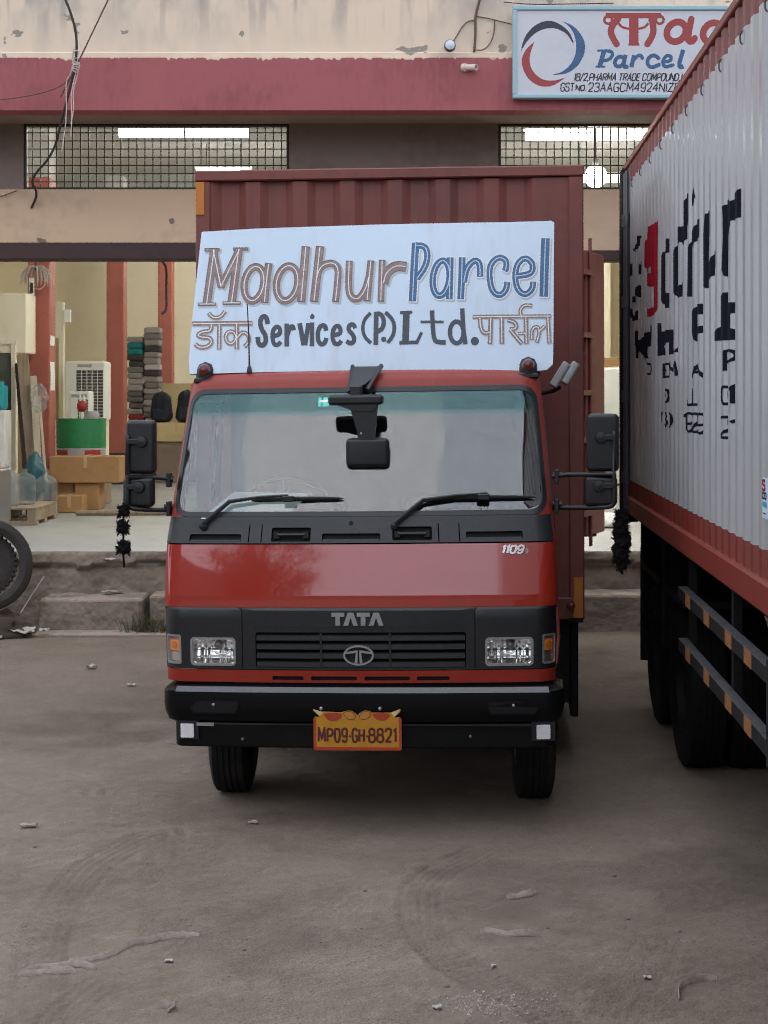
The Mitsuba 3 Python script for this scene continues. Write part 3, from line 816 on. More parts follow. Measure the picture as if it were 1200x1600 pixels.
wire('cable', [(.99, 15.70, 6.45), (.955, 15.73, 6.30), (.915, 15.74, 6.16), (.92, 15.75, 6.0), (.912, 15.745, 5.88), (.905, 15.74, 5.80)], .012, 'm_cable_brown', 'brown cable running down the parapet between the lamp and the sign')
wire('cable', [(.905, 15.745, 6.12), (.83, 15.74, 6.11), (.77, 15.74, 6.03), (.68, 15.74, 5.88)], .006, 'm_cable_brown', 'thin wire slanting down to the small round lamp')
wire('cable', [(.93, 15.745, 6.16), (1.05, 15.74, 6.14), (1.28, 15.74, 6.08)], .005, 'm_cable', 'thin dark wire from the brown cable to the edge of the sign')
wire('cable', [(1.11, 15.745, 6.12), (1.11, 15.74, 6.02), (1.08, 15.735, 5.90), (1.0, 15.72, 5.81), (.9, 15.72, 5.82)], .006, 'm_cable_brown', 'thin wire looping down beside the left edge of the sign')
wire('cable', [(1.2, 15.73, 6.30), (1.5, 15.70, 6.265), (1.9, 15.72, 6.28), (2.3, 15.72, 6.285)], .005, 'm_cable', 'thin dark wire lying along the top of the sign')
wire('hook', [(-2.46, 17.0, 3.86), (-2.40, 17.02, 3.80), (-2.36, 17.05, 3.74), (-2.37, 17.05, 3.5), (-2.36, 17.05, 3.28), (-2.42, 17.05, 3.24)], .013, 'm_cable', 'dark bent rod hanging under the left lintel', 'rod')

# ================================================================== goods in the hall
def plank(p0, p1, w, t, name, m, label, cat_):
    """A sheet leaning: p0 top middle, p1 bottom middle."""
    p0, p1 = np.asarray(p0, float), np.asarray(p1, float)
    d = p1 - p0
    L = np.linalg.norm(d)
    b = noisy(bx(-w / 2, w / 2, -t / 2, t / 2, 0, L, .004), .004, 5.0, int(L * 100), .12)
    z = -d / L
    x = np.array([1.0, 0, 0]); x -= z * (x @ z); x /= np.linalg.norm(x)
    M = np.eye(4)
    M[:3, 0], M[:3, 1], M[:3, 2], M[:3, 3] = x, np.cross(z, x), z, p1
    return one(name, xf(b, M), m, label, cat_, smooth=30)


plank((-4.92, 21.32, 2.92), (-4.62, 20.95, .76), .16, .02, 'plywood_sheet', 'm_wood', 'tall brown plywood sheet leaning against the office cabin', 'plywood')
plank((-4.98, 21.40, 2.80), (-4.76, 21.1, .76), .12, .02, 'plywood_sheet', 'm_red_oxide', 'dark narrow board leaning behind the brown plywood sheet', 'board')
plank((-4.73, 21.15, 2.62), (-4.56, 20.85, .76), .09, .025, 'timber_plank', 'm_wood_pale', 'pale timber plank leaning in front of the first red pillar', 'plank')
plank((-4.66, 21.18, 2.35), (-4.50, 20.88, 1.2), .035, .02, 'timber_batten', 'm_wood_pale', 'thin pale batten leaning beside the pale plank', 'batten')


def blob(c, s, amp, seed, sub=3):
    m = trimesh.creation.icosphere(sub, 1.0)
    n = m.vertices.copy()
    m.vertices = n * (1 + amp * 2 * (meshkit.fbm(n * 2.2 + seed, 3, seed) - .5))[:, None] * np.asarray(s) + np.asarray(c)
    return m


one('plastic_bag', blob((-4.57, 20.80, 2.32), (.115, .05, .19), .35, 4), 'm_jug', 'crumpled clear plastic bag hanging on the leaning planks', 'plastic bag', smooth=True)
one('teal_sack', blob((-4.66, 20.98, 1.22), (.17, .14, .36), .25, 9), 'm_teal', 'dark teal plastic sack behind the water jugs', 'sack', smooth=True)


def jug(x, y, z, r, h, label, water, lab=False):
    J = thing('water_jug', label, 'water jug', 'water jugs by the dock edge')
    pr = [(0, 0), (r * .82, 0), (r * .97, .03 * h), (r, .06 * h)]
    for k in range(3):
        a = .12 + .2 * k
        pr += [(r, a * h), (r * .955, (a + .02) * h), (r * .955, (a + .04) * h), (r, (a + .06) * h)]
    pr += [(r, .70 * h), (r * .93, .77 * h), (r * .62, .845 * h), (r * .30, .88 * h), (r * .24, .90 * h), (r * .24, .97 * h), (r * .29, .975 * h), (r * .29, 1.0 * h), (0, 1.0 * h)]
    add('shell', xf(lathe(pr, 36), mv(x, y, z)), 'm_jug', J, smooth=40)
    if water:
        add('water', xf(lathe([(0, .01), (r * .78, .01), (r * .93, .04 * h), (r * .93, water * h), (0, water * h)], 28), mv(x, y, z)), 'm_jug_water', J, smooth=40)
    if lab:
        a = np.linspace(-1.75, -1.1, 9)
        P = np.stack([np.stack([x + (r + .003) * np.cos(a), y + (r + .003) * np.sin(a), np.full_like(a, z + q)], -1) for q in (.16 * h, .36 * h)], 1)
        add('label', grid(P), 'm_blue_label', J)


jug(-4.46, 20.7, .75, .147, .63, 'clear water jug standing on the floor beside the cartons, a little water in it', .28)
jug(-4.57, 19.95, .973, .137, .45, 'clear empty water jug, right one on the wooden pallet', 0)
jug(-4.70, 19.62, .973, .137, .52, 'clear water jug with a blue label on the wooden pallet', 0, True)
jug(-4.86, 20.05, .973, .137, .48, 'clear water jug at the back left of the wooden pallet', 0)
PL = thing('wooden_pallet', 'small weathered wooden pallet under the water jugs', 'pallet')
for k in range(5):
    y = 19.36 + k * .25
    add('deck_board', bx(-5.4, -4.29, y, y + .19, .945, .972, .004), 'm_wood', PL)
for x in (-5.35, -4.85, -4.41):
    add('bearer', bx(x, x + .11, 19.37, 20.53, .80, .945, .004), 'm_wood', PL)
for y in (19.37, 19.85, 20.4):
    add('bottom_board', bx(-5.4, -4.29, y, y + .13, .752, .80, .004), 'm_wood', PL)


def carton(x0, x1, y0, y1, z0, z1, m, label, tape=True, seed=1):
    K = thing('carton', label, 'cardboard box', 'cardboard boxes in the hall')
    add('box', noisy(bx(x0, x1, y0, y1, z0, z1, .012), .008, 3.0, seed, .12), m, K, smooth=30)
    if tape:
        xm = x0 + (x1 - x0) * .52
        add('tape', cat(bx(xm - .025, xm + .025, y0 - .009, y0 - .0075, z1 - .16, z1 + .008), bx(xm - .025, xm + .025, y0 - .009, y1, z1 + .0075, z1 + .009)), 'm_tape', K)
    add('flap_edge', bx(x0 + .02, x1 - .02, (y0 + y1) / 2 - .003, (y0 + y1) / 2 + .003, z1 + .002, z1 + .006), 'm_cardboard_dark', K)


carton(-4.34, -4.00, 22.0, 22.5, .75, 1.125, 'm_cardboard', 'brown carton under the right half of the long carton', False, 2)
carton(-4.68, -4.36, 22.05, 22.5, .75, 1.125, 'm_cardboard', 'brown carton under the left half of the long carton', False, 3)
carton(-4.50, -4.13, 21.45, 21.85, .75, .985, 'm_cardboard', 'small low carton on the floor in front of the long carton', True, 4)
carton(-4.69, -3.71, 21.95, 22.45, 1.13, 1.505, 'm_cardboard', 'long brown carton lying across two others in front of the green drum', True, 5)
one('crate', bx(-4.86, -4.1, 22.75, 23.6, .75, 1.12, .01), 'm_wood', 'low wooden crate under the green drum behind the cartons', 'crate')
D = thing('drum', 'drum with bright green upper half, grey and red below, behind the cartons', 'drum')
add('body', xf(lathe([(0, 0), (.355, 0), (.362, .02), (.36, .2), (.36, .47)], 40), mv(-4.48, 23.2, 1.12)), 'm_grey_paint', D, smooth=40)
add('green_band', xf(lathe([(.36, .47), (.363, .48), (.363, .88), (.37, .885), (.37, .90), (.34, .90), (.335, .875), (0, .875)], 40), mv(-4.48, 23.2, 1.12)), 'm_green', D, smooth=40)
for a0, a1 in ((-2.75, -1.95), (-1.25, -.5)):
    a = np.linspace(a0, a1, 10)
    add('red_label', grid(np.stack([np.stack([-4.48 + .3615 * np.cos(a), 23.2 + .3615 * np.sin(a), np.full_like(a, z)], -1) for z in (1.2, 1.56)], 1)), 'm_red_plain', D)
B = thing('bowl', 'grey round bowl standing upside down on the green drum', 'bowl')
add('body', xf(lathe([(.105, 0), (.11, .03), (.10, .10), (.08, .125), (0, .13)], 28), mv(-4.30, 23.1, 2.0)), 'm_grey_paint', B, smooth=40)
B = thing('hand_pump', 'red ball topped hand pump with pale stem standing on the green drum', 'pump')
add('ball', blob((-4.43, 23.0, 2.20), (.075, .075, .085), .02, 1), 'm_red_plain', B, smooth=True)
add('stem', cat(tube([(-4.43, 23.0, 2.0), (-4.43, 23.0, 2.14)], .02), tube([(-4.45, 23.0, 2.26), (-4.46, 23.0, 2.40)], .012), tube([(-4.40, 23.0, 2.26), (-4.40, 23.0, 2.36)], .012)), 'm_white', B)
one('cabinet', bx(-5.45, -4.68, 24.7, 26.7, .75, 1.95, .01), 'm_cream', 'low cream cabinet that carries the white air coolers behind the green drum', 'cabinet')


def cooler(x0, x1, y0, y1, z0, z1, gx0, gx1, gz0, gz1, label, nh):
    A = thing('air_cooler', label, 'air cooler', 'white air coolers')
    add('body', rbox(x0, x1, y0, y1, z0, z1, .03), 'm_white', A, smooth=30)
    g = add('grille_panel', bx(gx0, gx1, y0 - .004, y0 + .02, gz0, gz1), 'm_dark_slot', A)
    for z in np.linspace(gz0, gz1, nh)[1:-1]:
        add('louvre', bx(gx0, gx1, y0 - .014, y0 - .004, z - .008, z + .008), 'm_grey_paint', g)
    for x in np.linspace(gx0, gx1, 6)[1:-1]:
        add('rib', bx(x - .006, x + .006, y0 - .018, y0 - .0145, gz0, gz1), 'm_white', g)
    add('control_panel', bx((x0 + x1) / 2 - .12, (x0 + x1) / 2 + .12, y0 - .006, y0 + .01, z1 - .10, z1 - .05), 'm_grey_paint', A)


cooler(-5.30, -4.63, 26.0, 26.6, 1.95, 2.93, -5.10, -4.66, 2.0, 2.78, 'large white air cooler with grey louvred grille behind the first red pillar', 16)
cooler(-5.0, -4.68, 24.9, 25.3, 1.95, 2.43, -4.86, -4.70, 2.0, 2.30, 'small white air cooler in front of the large one', 8)

ORD = 'first second third fourth fifth sixth seventh eighth ninth tenth eleventh twelfth thirteenth'.split()
# stack of folded cloth bundles between the second and third pillar
for col, (cx, n) in enumerate(((-4.76, 24), (-4.45, 25))):
    z = .755
    for k in range(n):
        h = .122 * rng.uniform(.9, 1.06)
        wv, dv = .155 * rng.uniform(.94, 1.06), .2
        c = 6 if (col == 0 and 21 <= k <= 22) else 7 if (col == 0 and k == 10) else rng.choice([0, 0, 1, 1, 2, 2, 3, 3, 4, 5])
        m = noisy(rbox(-wv, wv, -dv, dv, 0, h * .97, .035, 3), .012, 8.0, 100 * col + k, .09)
        m.apply_transform(rot(rng.uniform(-5, 5), [0, 0, 1]))
        m.apply_translation((cx + rng.uniform(-.015, .015), 30.2 + rng.uniform(-.03, .03), z))
        cn = ('grey', 'light grey', 'dark grey', 'pale grey', 'black', 'whitish', 'teal', 'red')[c]
        place = f'{ORD[n - 1 - k]} from the top' if k >= n / 2 else f'{ORD[k]} from the bottom'
        lab = f"{cn} cloth bundle, {place}, {('left', 'right')[col]} column of the tall stack"
        one('cloth_bundle', m, f'm_cloth_{c}', lab, 'cloth bundle', 'cloth bundles in the tall stack', smooth=True)
        z += h * .97


def backpack(x, y, z, w, h, label):
    K = thing('backpack', label, 'backpack', 'dark backpacks on the carton')
    m = rbox(-w / 2, w / 2, -.15, .15, 0, h, .13, 5)
    v = m.vertices
    v[:, 0] *= 1 - .35 * np.clip(v[:, 2] / h, 0, 1) ** 2
    m.vertices = v
    add('body', xf(noisy(m, .02, 4.0, int(x * 100) % 50, .06), mv(x, y, z)), 'm_navy_cloth', K, smooth=True)
    add('pocket', xf(noisy(rbox(-w * .36, w * .36, -.22, -.1, .03, h * .5, .06, 4), .01, 5.0, 3, .06), mv(x, y, z)), 'm_navy_cloth', K, smooth=True)
    add('strap', cat(*[tube(chaikin([(x + s * w * .12, y - .13, z + h * .97), (x + s * w * .15, y - .19, z + h * .75), (x + s * w * .16, y - .225, z + h * .4)]), .012, 5) for s in (-1, 1)]), 'm_seat', K)
    add('handle', tube(chaikin([(x - .05, y, z + h * .97), (x, y, z + h * 1.05), (x + .05, y, z + h * .97)]), .012, 6), 'm_seat', K)


carton(-4.22, -3.50, 29.0, 29.5, .76, 1.505, 'm_cardboard_dark', 'dark grey-brown carton on the floor under the backpacks', False, 6)
carton(-4.25, -3.45, 28.95, 29.5, 1.51, 1.86, 'm_cardboard_pale', 'pale carton right under the two backpacks', True, 7)
carton(-4.34, -3.55, 30.6, 31.2, .76, 2.60, 'm_cardboard_pale', 'tall pale carton standing behind the backpacks', False, 8)
backpack(-4.14, 29.2, 1.865, .44, .55, 'dark navy backpack on the pale carton, nearer the cloth stack')
backpack(-3.66, 29.2, 1.865, .46, .58, 'dark navy backpack on the pale carton, close to the truck cab pillar')
one('floor_pole', tube([(-4.11, 20.95, .79), (-1.9, 21.05, .79)], .036, 8), 'm_wood', 'long dark wooden pole lying on the hall floor left of the truck', 'pole', smooth=40)
one('cupboard', bx(-5.6, -5.06, 20.9, 21.3, .75, 2.16, .008), 'm_white', 'narrow white cupboard at the far left of the hall', 'cupboard')
Q = thing('jerrycan', 'bright teal plastic can on the white cupboard at the left edge', 'can')
add('body', rbox(-5.5, -5.07, 20.92, 21.2, 2.165, 2.50, .05), 'm_teal_bright', Q, smooth=30)
add('cap', xf(lathe([(0, .05), (.05, .05), (.055, .0)], 16), mv(-5.15, 21.05, 2.50)), 'm_teal_bright', Q, smooth=40)
# hanging dry plant with a tag
Q = thing('dried_plant', 'dried hanging plant with a black and white tag beside the first red pillar', 'dried plant')
lv = []
for k in range(34):
    a = rng.uniform(0, 2 * math.pi)
    L = rng.uniform(.16, .34)
    c = np.array([-4.86, 21.9, 4.14])
    o = np.array([math.cos(a) * L * .75, math.sin(a) * L * .35, 0])
    q = chaikin([c, c + o * .5 + [0, 0, .04], c + o + [0, 0, -.10], c + o * 1.05 + [0, 0, -.10 - L * .5]], 2)
    lv.append(tube(q, np.linspace(.012, .003, len(q)), 4))
add('leaves', cat(*lv), 'm_dry_twig', Q, smooth=True)
add('stem', tube(chaikin([(-4.86, 21.9, 4.55), (-4.865, 21.9, 4.3), (-4.86, 21.9, 4.1)]), .012), 'm_cable', Q)
add('tag', bx(-4.95, -4.88, 21.86, 21.875, 3.70, 4.0), 'm_white', Q)
add('tag_print', bx(-4.94, -4.89, 21.856, 21.8595, 3.78, 3.93), 'm_cable', Q)
add('tie_wire', tube(chaikin([(-4.90, 21.9, 3.86), (-4.80, 22.0, 3.84), (-4.74, 22.1, 4.0), (-4.735, 22.2, 4.2)]), .006, 5), 'm_string', Q)
# right side of the hall
Q = thing('wrapped_goods', 'white wrapped goods on the floor seen between truck and trailer', 'wrapped goods')
add('wrapping', noisy(rbox(3.2, 4.9, 28.0, 29.2, .76, 2.86, .06, 4), .05, 1.6, 6, .15), 'm_white', Q, smooth=True)
carton(3.2, 4.5, 28.2, 29.1, 2.84, 3.04, 'm_cardboard', 'flat brown carton on top of the white wrapped goods', False, 9)
one('floor_sack', blob((2.72, 19.2, .82), (.30, .25, .09), .3, 12), 'm_white', 'white crumpled sheet on the dock floor between truck and trailer', 'sheet', smooth=True)

# ================================================================== left edge: tyres, machine case, rubbish
def tyre_mesh(r, w, inner, seg=64, lugs=0):
    pr = [(inner, -w * .36), (inner + .012, -w * .42), ((r + inner) / 2, -w * .5), (r - .05, -w * .48), (r - .012, -w * .40), (r, -w * .34), (r, w * .34), (r - .012, w * .40), (r - .05, w * .48), ((r + inner) / 2, w * .5), (inner + .012, w * .42), (inner, w * .36),
          (inner + .03, w * .3), (r - .03, w * .3), (r - .03, -w * .3), (inner + .03, -w * .3), (inner, -w * .36)]
    m = lathe(pr, seg, 'y')
    if lugs:
        ls = []
        for k in range(lugs):
            b = bx(-.5 * math.pi * r / lugs, .5 * math.pi * r / lugs, -w * .49, w * .49, r - .03, r + .012, .006)
            b.apply_transform(rot(360 * k / lugs, [0, 1, 0]))
            ls.append(b)
        m = cat(m, *ls)
    return m


one('old_tyre', xf(tyre_mesh(.45, .24, .325, 72), mv(-3.90, 15.36, .69) @ rot(-8, [1, 0, 0]) @ rot(12, [0, 0, 1])), 'm_tyre_old', 'large worn tyre leaning against the dock at the left edge', 'tyre', smooth=35)
one('old_tyre', xf(tyre_mesh(.31, .18, .10, 72, 36), mv(-3.93, 15.42, .69) @ rot(-8, [1, 0, 0]) @ rot(14, [0, 0, 1])), 'm_tyre_old', 'smaller lugged tyre standing inside the large worn tyre', 'tyre', smooth=35)
one('rubble_heap', blob((-3.95, 15.35, .02), (.50, .26, .23), .45, 17), 'm_bark', 'low heap of rubble coloured shadow dark under the worn tyres at the left edge', 'rubble', smooth=True)  # dark colour stands in for deep shadow below the tyres
Q = thing('machine_case', 'red and grey machine case on the dock edge, mostly cut off by the left edge', 'machine')
add('body', rbox(-4.7, -4.08, 16.35, 16.9, 1.06, 1.62, .08), 'm_red_plain', Q, smooth=30)
add('end_cover', rbox(-4.105, -4.02, 16.32, 16.93, 1.0, 1.58, .035), 'm_lamp_grey', Q, smooth=30)
for x in (-4.6, -4.2):
    add('foot', bx(x, x + .1, 16.4, 16.85, .75, 1.04), 'm_lamp_grey', Q)
for k, pts in enumerate(([(-3.98, 15.20, .60), (-3.86, 15.18, .68), (-3.80, 15.19, .72)], [(-3.97, 15.19, .52), (-3.84, 15.17, .56), (-3.74, 15.18, .54)], [(-3.98, 15.18, .46), (-3.85, 15.16, .42), (-3.80, 15.17, .36)])):
    wire('dry_twig', pts, .010, 'm_dry_twig', ('uppermost', 'middle', 'lowest')[k] + ' of three pale dry twigs stuck in the old tyres at the left edge', 'twig', 'pale twigs in the old tyres')
wire('thin_stick', [(-3.56, 15.35, .22), (-3.45, 15.45, .42), (-3.37, 15.55, .56)], .007, 'm_dry_twig', 'thin pale stick leaning beside the large worn tyre', 'stick')


def rag(cx, cy, cz, lx, ly, h, seed, m, label, cat_, name='litter', group=None, rz=0):
    """A crumpled sheet with its own thickness."""
    n = 9
    u, v = np.meshgrid(np.linspace(-1, 1, n), np.linspace(-1, 1, n), indexing='ij')
    q = np.stack([u * 1.3, v * 1.3, np.full_like(u, seed * 2.7)], -1)
    e = 1 - .25 * meshkit.noise(np.stack([u * 2.3, v * 2.3, u * 0 + seed], -1), seed)
    P = np.stack([cx + u * lx * e, cy + v * ly * e, cz + h * meshkit.fbm(q * 1.5, 3, seed)], -1)
    m1 = grid(P)
    P2 = P.copy()
    P2[..., 2] -= .004
    m2 = grid(P2)
    m2.invert()
    mm = cat(m1, m2)
    if rz:
        mm.apply_transform(rot(rz, [0, 0, 1], [cx, cy, cz]))
    return one(name, mm, m, label, cat_, group, smooth=True)


rag(-3.55, 15.25, .02, .16, .10, .10, 3, 'm_litter_white', 'crumpled white paper on the ground beside the old tyres', 'paper')
rag(-3.80, 15.15, .01, .14, .08, .05, 5, 'm_litter_brown', 'brown scrap of paper under the large worn tyre', 'paper')
rag(-3.32, 15.30, .03, .05, .05, .08, 6, 'm_litter_white', 'small white scrap at the foot of the concrete step', 'paper')
rag(-2.78, 16.05, .325, .12, .06, .05, 7, 'm_litter_white', 'pale scrap lying on top of the concrete step', 'paper')
rag(-2.80, 16.08, .66, .10, .03, .04, 8, 'm_litter_white', 'pale scrap caught in the broken dock edge', 'paper')
one('stone', noisy(bx(-3.98, -3.80, 15.0, 15.14, -.02, .07, .02), .02, 8, 4, .04), 'm_stone', 'flat grey stone at the far left below the old tyres', 'stone', smooth=True)
# weed by the step
Q = []
for k in range(150):
    a, L = rng.uniform(0, 2 * math.pi), rng.uniform(.05, .20) * (1.3 if k < 40 else 1)
    c = np.array([-2.33 + rng.gauss(0, .12), 15.50 + rng.gauss(0, .07), 0])
    o = np.array([math.cos(a), math.sin(a) * .6, 0]) * L * rng.uniform(.3, 1.1)
    p = chaikin([c, c + o * .4 + [0, 0, L * .7], c + o + [0, 0, L]], 1)
    s = np.array([-math.sin(a), math.cos(a), 0]) * .007
    w = np.linspace(1, .1, len(p))[:, None]
    Q.append(grid(np.stack([p - s * w, p + s * w], 1)))
one('weed', cat(*Q), 'm_weed', 'dry dark weed growing at the corner of the concrete step', 'weed', smooth=True)

# ================================================================== litter on the dirt
def gh(x, y):
    return float(ground_height(np.array([[x]]), np.array([[y]]))[0, 0])


def strip(pts, w, m, label, cat_, name):
    p = chaikin(pts, 2)
    z = np.array([gh(a, b) for a, b in p])
    t = np.gradient(p, axis=0)
    t /= np.linalg.norm(t, axis=1, keepdims=True)
    n = np.stack([-t[:, 1], t[:, 0]], 1)
    k = np.linspace(0, 1, len(p))
    ww = .62 * w * (.5 + .5 * np.sin(k * math.pi)) * (.7 + .6 * meshkit.noise(np.stack([k * 9, k * 0, k * 0], -1), len(pts)))
    up = .008 + .035 * meshkit.noise(np.stack([k * 7, k * 0 + 3, k * 0], -1), 4) * np.sin(k * math.pi)
    A = np.stack([np.column_stack([p + n * ww[:, None], z + up]), np.column_stack([p, z + up + .007]), np.column_stack([p - n * ww[:, None], z + up * .3])], 1)
    B = A.copy()
    B[..., 2] -= .005
    g2 = grid(B)
    g2.invert()
    return one(name, cat(grid(A), g2), m, label, cat_, smooth=True)


strip([(-1.31, 6.52), (-1.22, 6.51), (-1.13, 6.57), (-1.11, 6.65), (-.99, 6.77), (-.88, 6.81), (-.80, 6.80)], .012, 'm_litter_brown', 'long twisted strip of brown bark on the dirt at lower left', 'strip', 'bark_strip')
strip([(-1.49, 6.37), (-1.40, 6.46), (-1.28, 6.46), (-1.18, 6.42)], .012, 'm_litter_brown', 'short curled brown strip left of the long bark strip', 'strip', 'bark_strip')
strip([(-1.49, 6.37), (-1.36, 6.39), (-1.25, 6.37)], .010, 'm_litter_brown', 'thin strip lying under the short curled brown strip', 'strip', 'bark_strip')
strip([(.57, 7.30), (.63, 7.34), (.72, 7.40)], .022, 'm_litter_brown', 'dry curled leaf on the dirt right of the tyre track', 'leaf', 'dry_leaf')
strip([(.42, 6.83), (.55, 6.78), (.68, 6.80)], .011, 'm_litter_brown', 'long narrow dry leaf below the curled one', 'leaf', 'dry_leaf')
strip([(1.15, 6.10), (1.165, 6.2), (1.21, 6.26), (1.27, 6.31), (1.34, 6.31)], .008, 'm_litter_brown', 'thin bent twig at lower right of the yard', 'twig', 'bent_twig')
strip([(-.87, 5.98), (-.82, 6.0), (-.78, 5.97), (-.82, 5.94)], .006, 'm_litter_brown', 'small loop of brown string near the bottom edge', 'string', 'string_loop')
rag(1.06, 6.31, gh(1.06, 6.31) + .004, .017, .013, .014, 21, 'm_litter_white', 'pale shell-like scrap at lower right of the yard', 'scrap')
rag(.20, 5.99, gh(.2, 5.99) + .004, .022, .014, .016, 22, 'm_litter_white', 'white paper scrap at the bottom middle of the yard', 'scrap')
rag(.45, 6.43, gh(.45, 6.43) + .004, .013, .010, .012, 23, 'm_litter_white', 'small white scrap at the end of the right tyre track', 'scrap')
rag(-2.04, 12.66, gh(-2.04, 12.66) + .004, .04, .03, .03, 24, 'm_litter_white', 'white scrap on the dirt left of the truck bumper', 'scrap')
rag(-2.52, 13.49, gh(-2.52, 13.49) + .004, .05, .04, .05, 25, 'm_litter_white', 'white scrap on the dirt near the concrete step', 'scrap')
rag(-.72, 8.61, gh(-.72, 8.61) + .004, .03, .02, .015, 26, 'm_litter_white', 'pale scrap on the dirt in front of the left front wheel', 'scrap')
rag(-1.93, 8.52, gh(-1.93, 8.52) + .004, .05, .025, .03, 27, 'm_litter_brown', 'dark curled leaf at the left edge of the yard', 'leaf')
rag(-.89, 6.49, gh(-.89, 6.49) + .003, .018, .014, .014, 28, 'm_litter_white', 'pale crumb below the long bark strip', 'scrap')
for q, (x, y) in enumerate(sorted(((-.1, 6.85), (-.59, 6.61), (-1.81, 8.13), (1.12, 7.64), (1.1, 7.08), (-.09, 7.38), (-.27, 6.67), (.25, 6.23), (.72, 6.9), (1.3, 6.9)), key=lambda v: v[1])):
    s = rng.uniform(.005, .010)
    one('pebble', blob((x, y, gh(x, y) + s * .4), (s * rng.uniform(.9, 1.6), s, s * .8), .3, int((x + 9) * 50), 2), 'm_stone', f'tiny grey pebble on the dirt, {ORD[q]} of ten from the bottom edge', 'pebble', 'pebbles scattered on the dirt', smooth=True)
chips = []
for k in range(420):
    x, y = .42 + rng.gauss(0, .10), 6.03 + rng.gauss(0, .07)
    s = rng.uniform(.0015, .006)
    b = hull(np.array([[rng.uniform(-1, 1) for _ in range(3)] for _ in range(8)]) * s + [x, y, gh(x, y) + s * .4])
    chips.append(b)
add('rubble_crumbs', cat(*chips), 'm_litter_white', kind='stuff', label='pale crumbs of broken plaster on the dirt')
labels['rubble_crumbs']['category'] = 'crumbs'
grit = []
for k in range(1500):
    x, y = rng.uniform(-2.2, 2.0), 5.5 + 7.5 * rng.random() ** 1.6
    s = rng.uniform(.0015, .0045)
    grit.append((x, y, s))
gm = trimesh.creation.icosphere(0)
gxy = np.array([(a, b) for a, b, _ in grit])
gz = ground_height(gxy[:, :1], gxy[:, 1:])[:, 0]
gs = np.array([c for *_, c in grit])
V = gm.vertices[None] * gs[:, None, None] * np.array([1.2, 1, .7]) + np.column_stack([gxy, gz])[:, None]
F = gm.faces[None] + (np.arange(len(gs)) * len(gm.vertices))[:, None, None]
add('grit', trimesh.Trimesh(V.reshape(-1, 3), F.reshape(-1, 3), process=False), 'm_stone', kind='stuff', label='fine grit strewn over the dirt yard')
labels['grit']['category'] = 'grit'

# ================================================================== across the yard, behind the viewer (seen in the bonnet), and side blocks added against light
Q = thing('shed', 'low gabled shed across the yard behind the viewer', 'shed')
add('wall', bx(-50, -27.5, -34, -24, -.1, 6.5), 'm_far_wall', Q)
add('roof', hull([(-50.5, -34.5, 6.0), (-50.5, -23.5, 6.0), (-27, -34.5, 6.0), (-27, -23.5, 6.0), (-38, -34.5, 14), (-38, -23.5, 14)]), 'm_steel_grey', Q)
one('yard_wall', bx(-60, 60, -46.3, -46, -.1, 6.6), 'm_far_wall', 'long boundary wall across the yard behind the viewer', 'wall')
one('side_building', hull([(x, y, z) for y in (-44, 9) for x, z in ((-22, -.1), (-15.5, -.1), (-15.5, 6.5), (-22, 8.5))]), 'm_far_wall', 'plain unseen building added along the left side of the yard to block light', 'building')  # added out of view to cut low light from the left
one('side_building', hull([(x, y, z) for y in (-30, 14) for x, z in ((5.4, -.1), (12, -.1), (5.4, 6.0), (12, 8.0))]), 'm_far_wall', 'plain unseen building added along the right side behind the trailer to block light', 'building')  # added close by to block light coming from the right
Q = thing('tree', 'bushy leafy tree across the yard behind the viewer', 'tree')
tx, ty = -14.4, -27.0
limbs = [tube(chaikin([(tx, ty, -.1), (tx + .15, ty, 1.5), (tx, ty + .1, 4.6)]), .22, 10)]
leaves = []
for k in range(60):
    a, b = rng.uniform(0, 2 * math.pi), rng.uniform(-.8, 1)
    R = np.array([4.0, 3.4, 3.9])
    c = np.array([tx, ty, 6.6]) + R * np.array([math.cos(a) * math.sqrt(1 - min(b * b, 1)), math.sin(a) * math.sqrt(1 - min(b * b, 1)), b]) * rng.uniform(.35, 1.05)
    limbs.append(tube(chaikin([(tx, ty, 4.3), (np.array([tx, ty, 5.0]) + c) / 2 + [0, 0, .3], c]), .05, 6))
    n = 380
    p = c + np.array([[rng.gauss(0, .55), rng.gauss(0, .55), rng.gauss(0, .42)] for _ in range(n)])
    d1 = np.array([[rng.gauss(0, 1) for _ in range(3)] for _ in range(n)])
    d1 /= np.linalg.norm(d1, axis=1, keepdims=True)
    d2 = np.cross(d1, [.3, .5, .8])
    d2 /= np.linalg.norm(d2, axis=1, keepdims=True)
    V = np.stack([p - d1 * .11, p + d2 * .05, p + d1 * .11, p - d2 * .05], 1)
    F = np.arange(n)[:, None, None] * 4 + np.array([[0, 1, 2], [0, 2, 3]])[None]
    leaves.append(trimesh.Trimesh(V.reshape(-1, 3), F.reshape(-1, 3), process=False))
add('trunk', cat(*limbs), 'm_bark', Q, smooth=True)
add('crown', cat(*leaves), 'm_leaf', Q, kind='stuff')


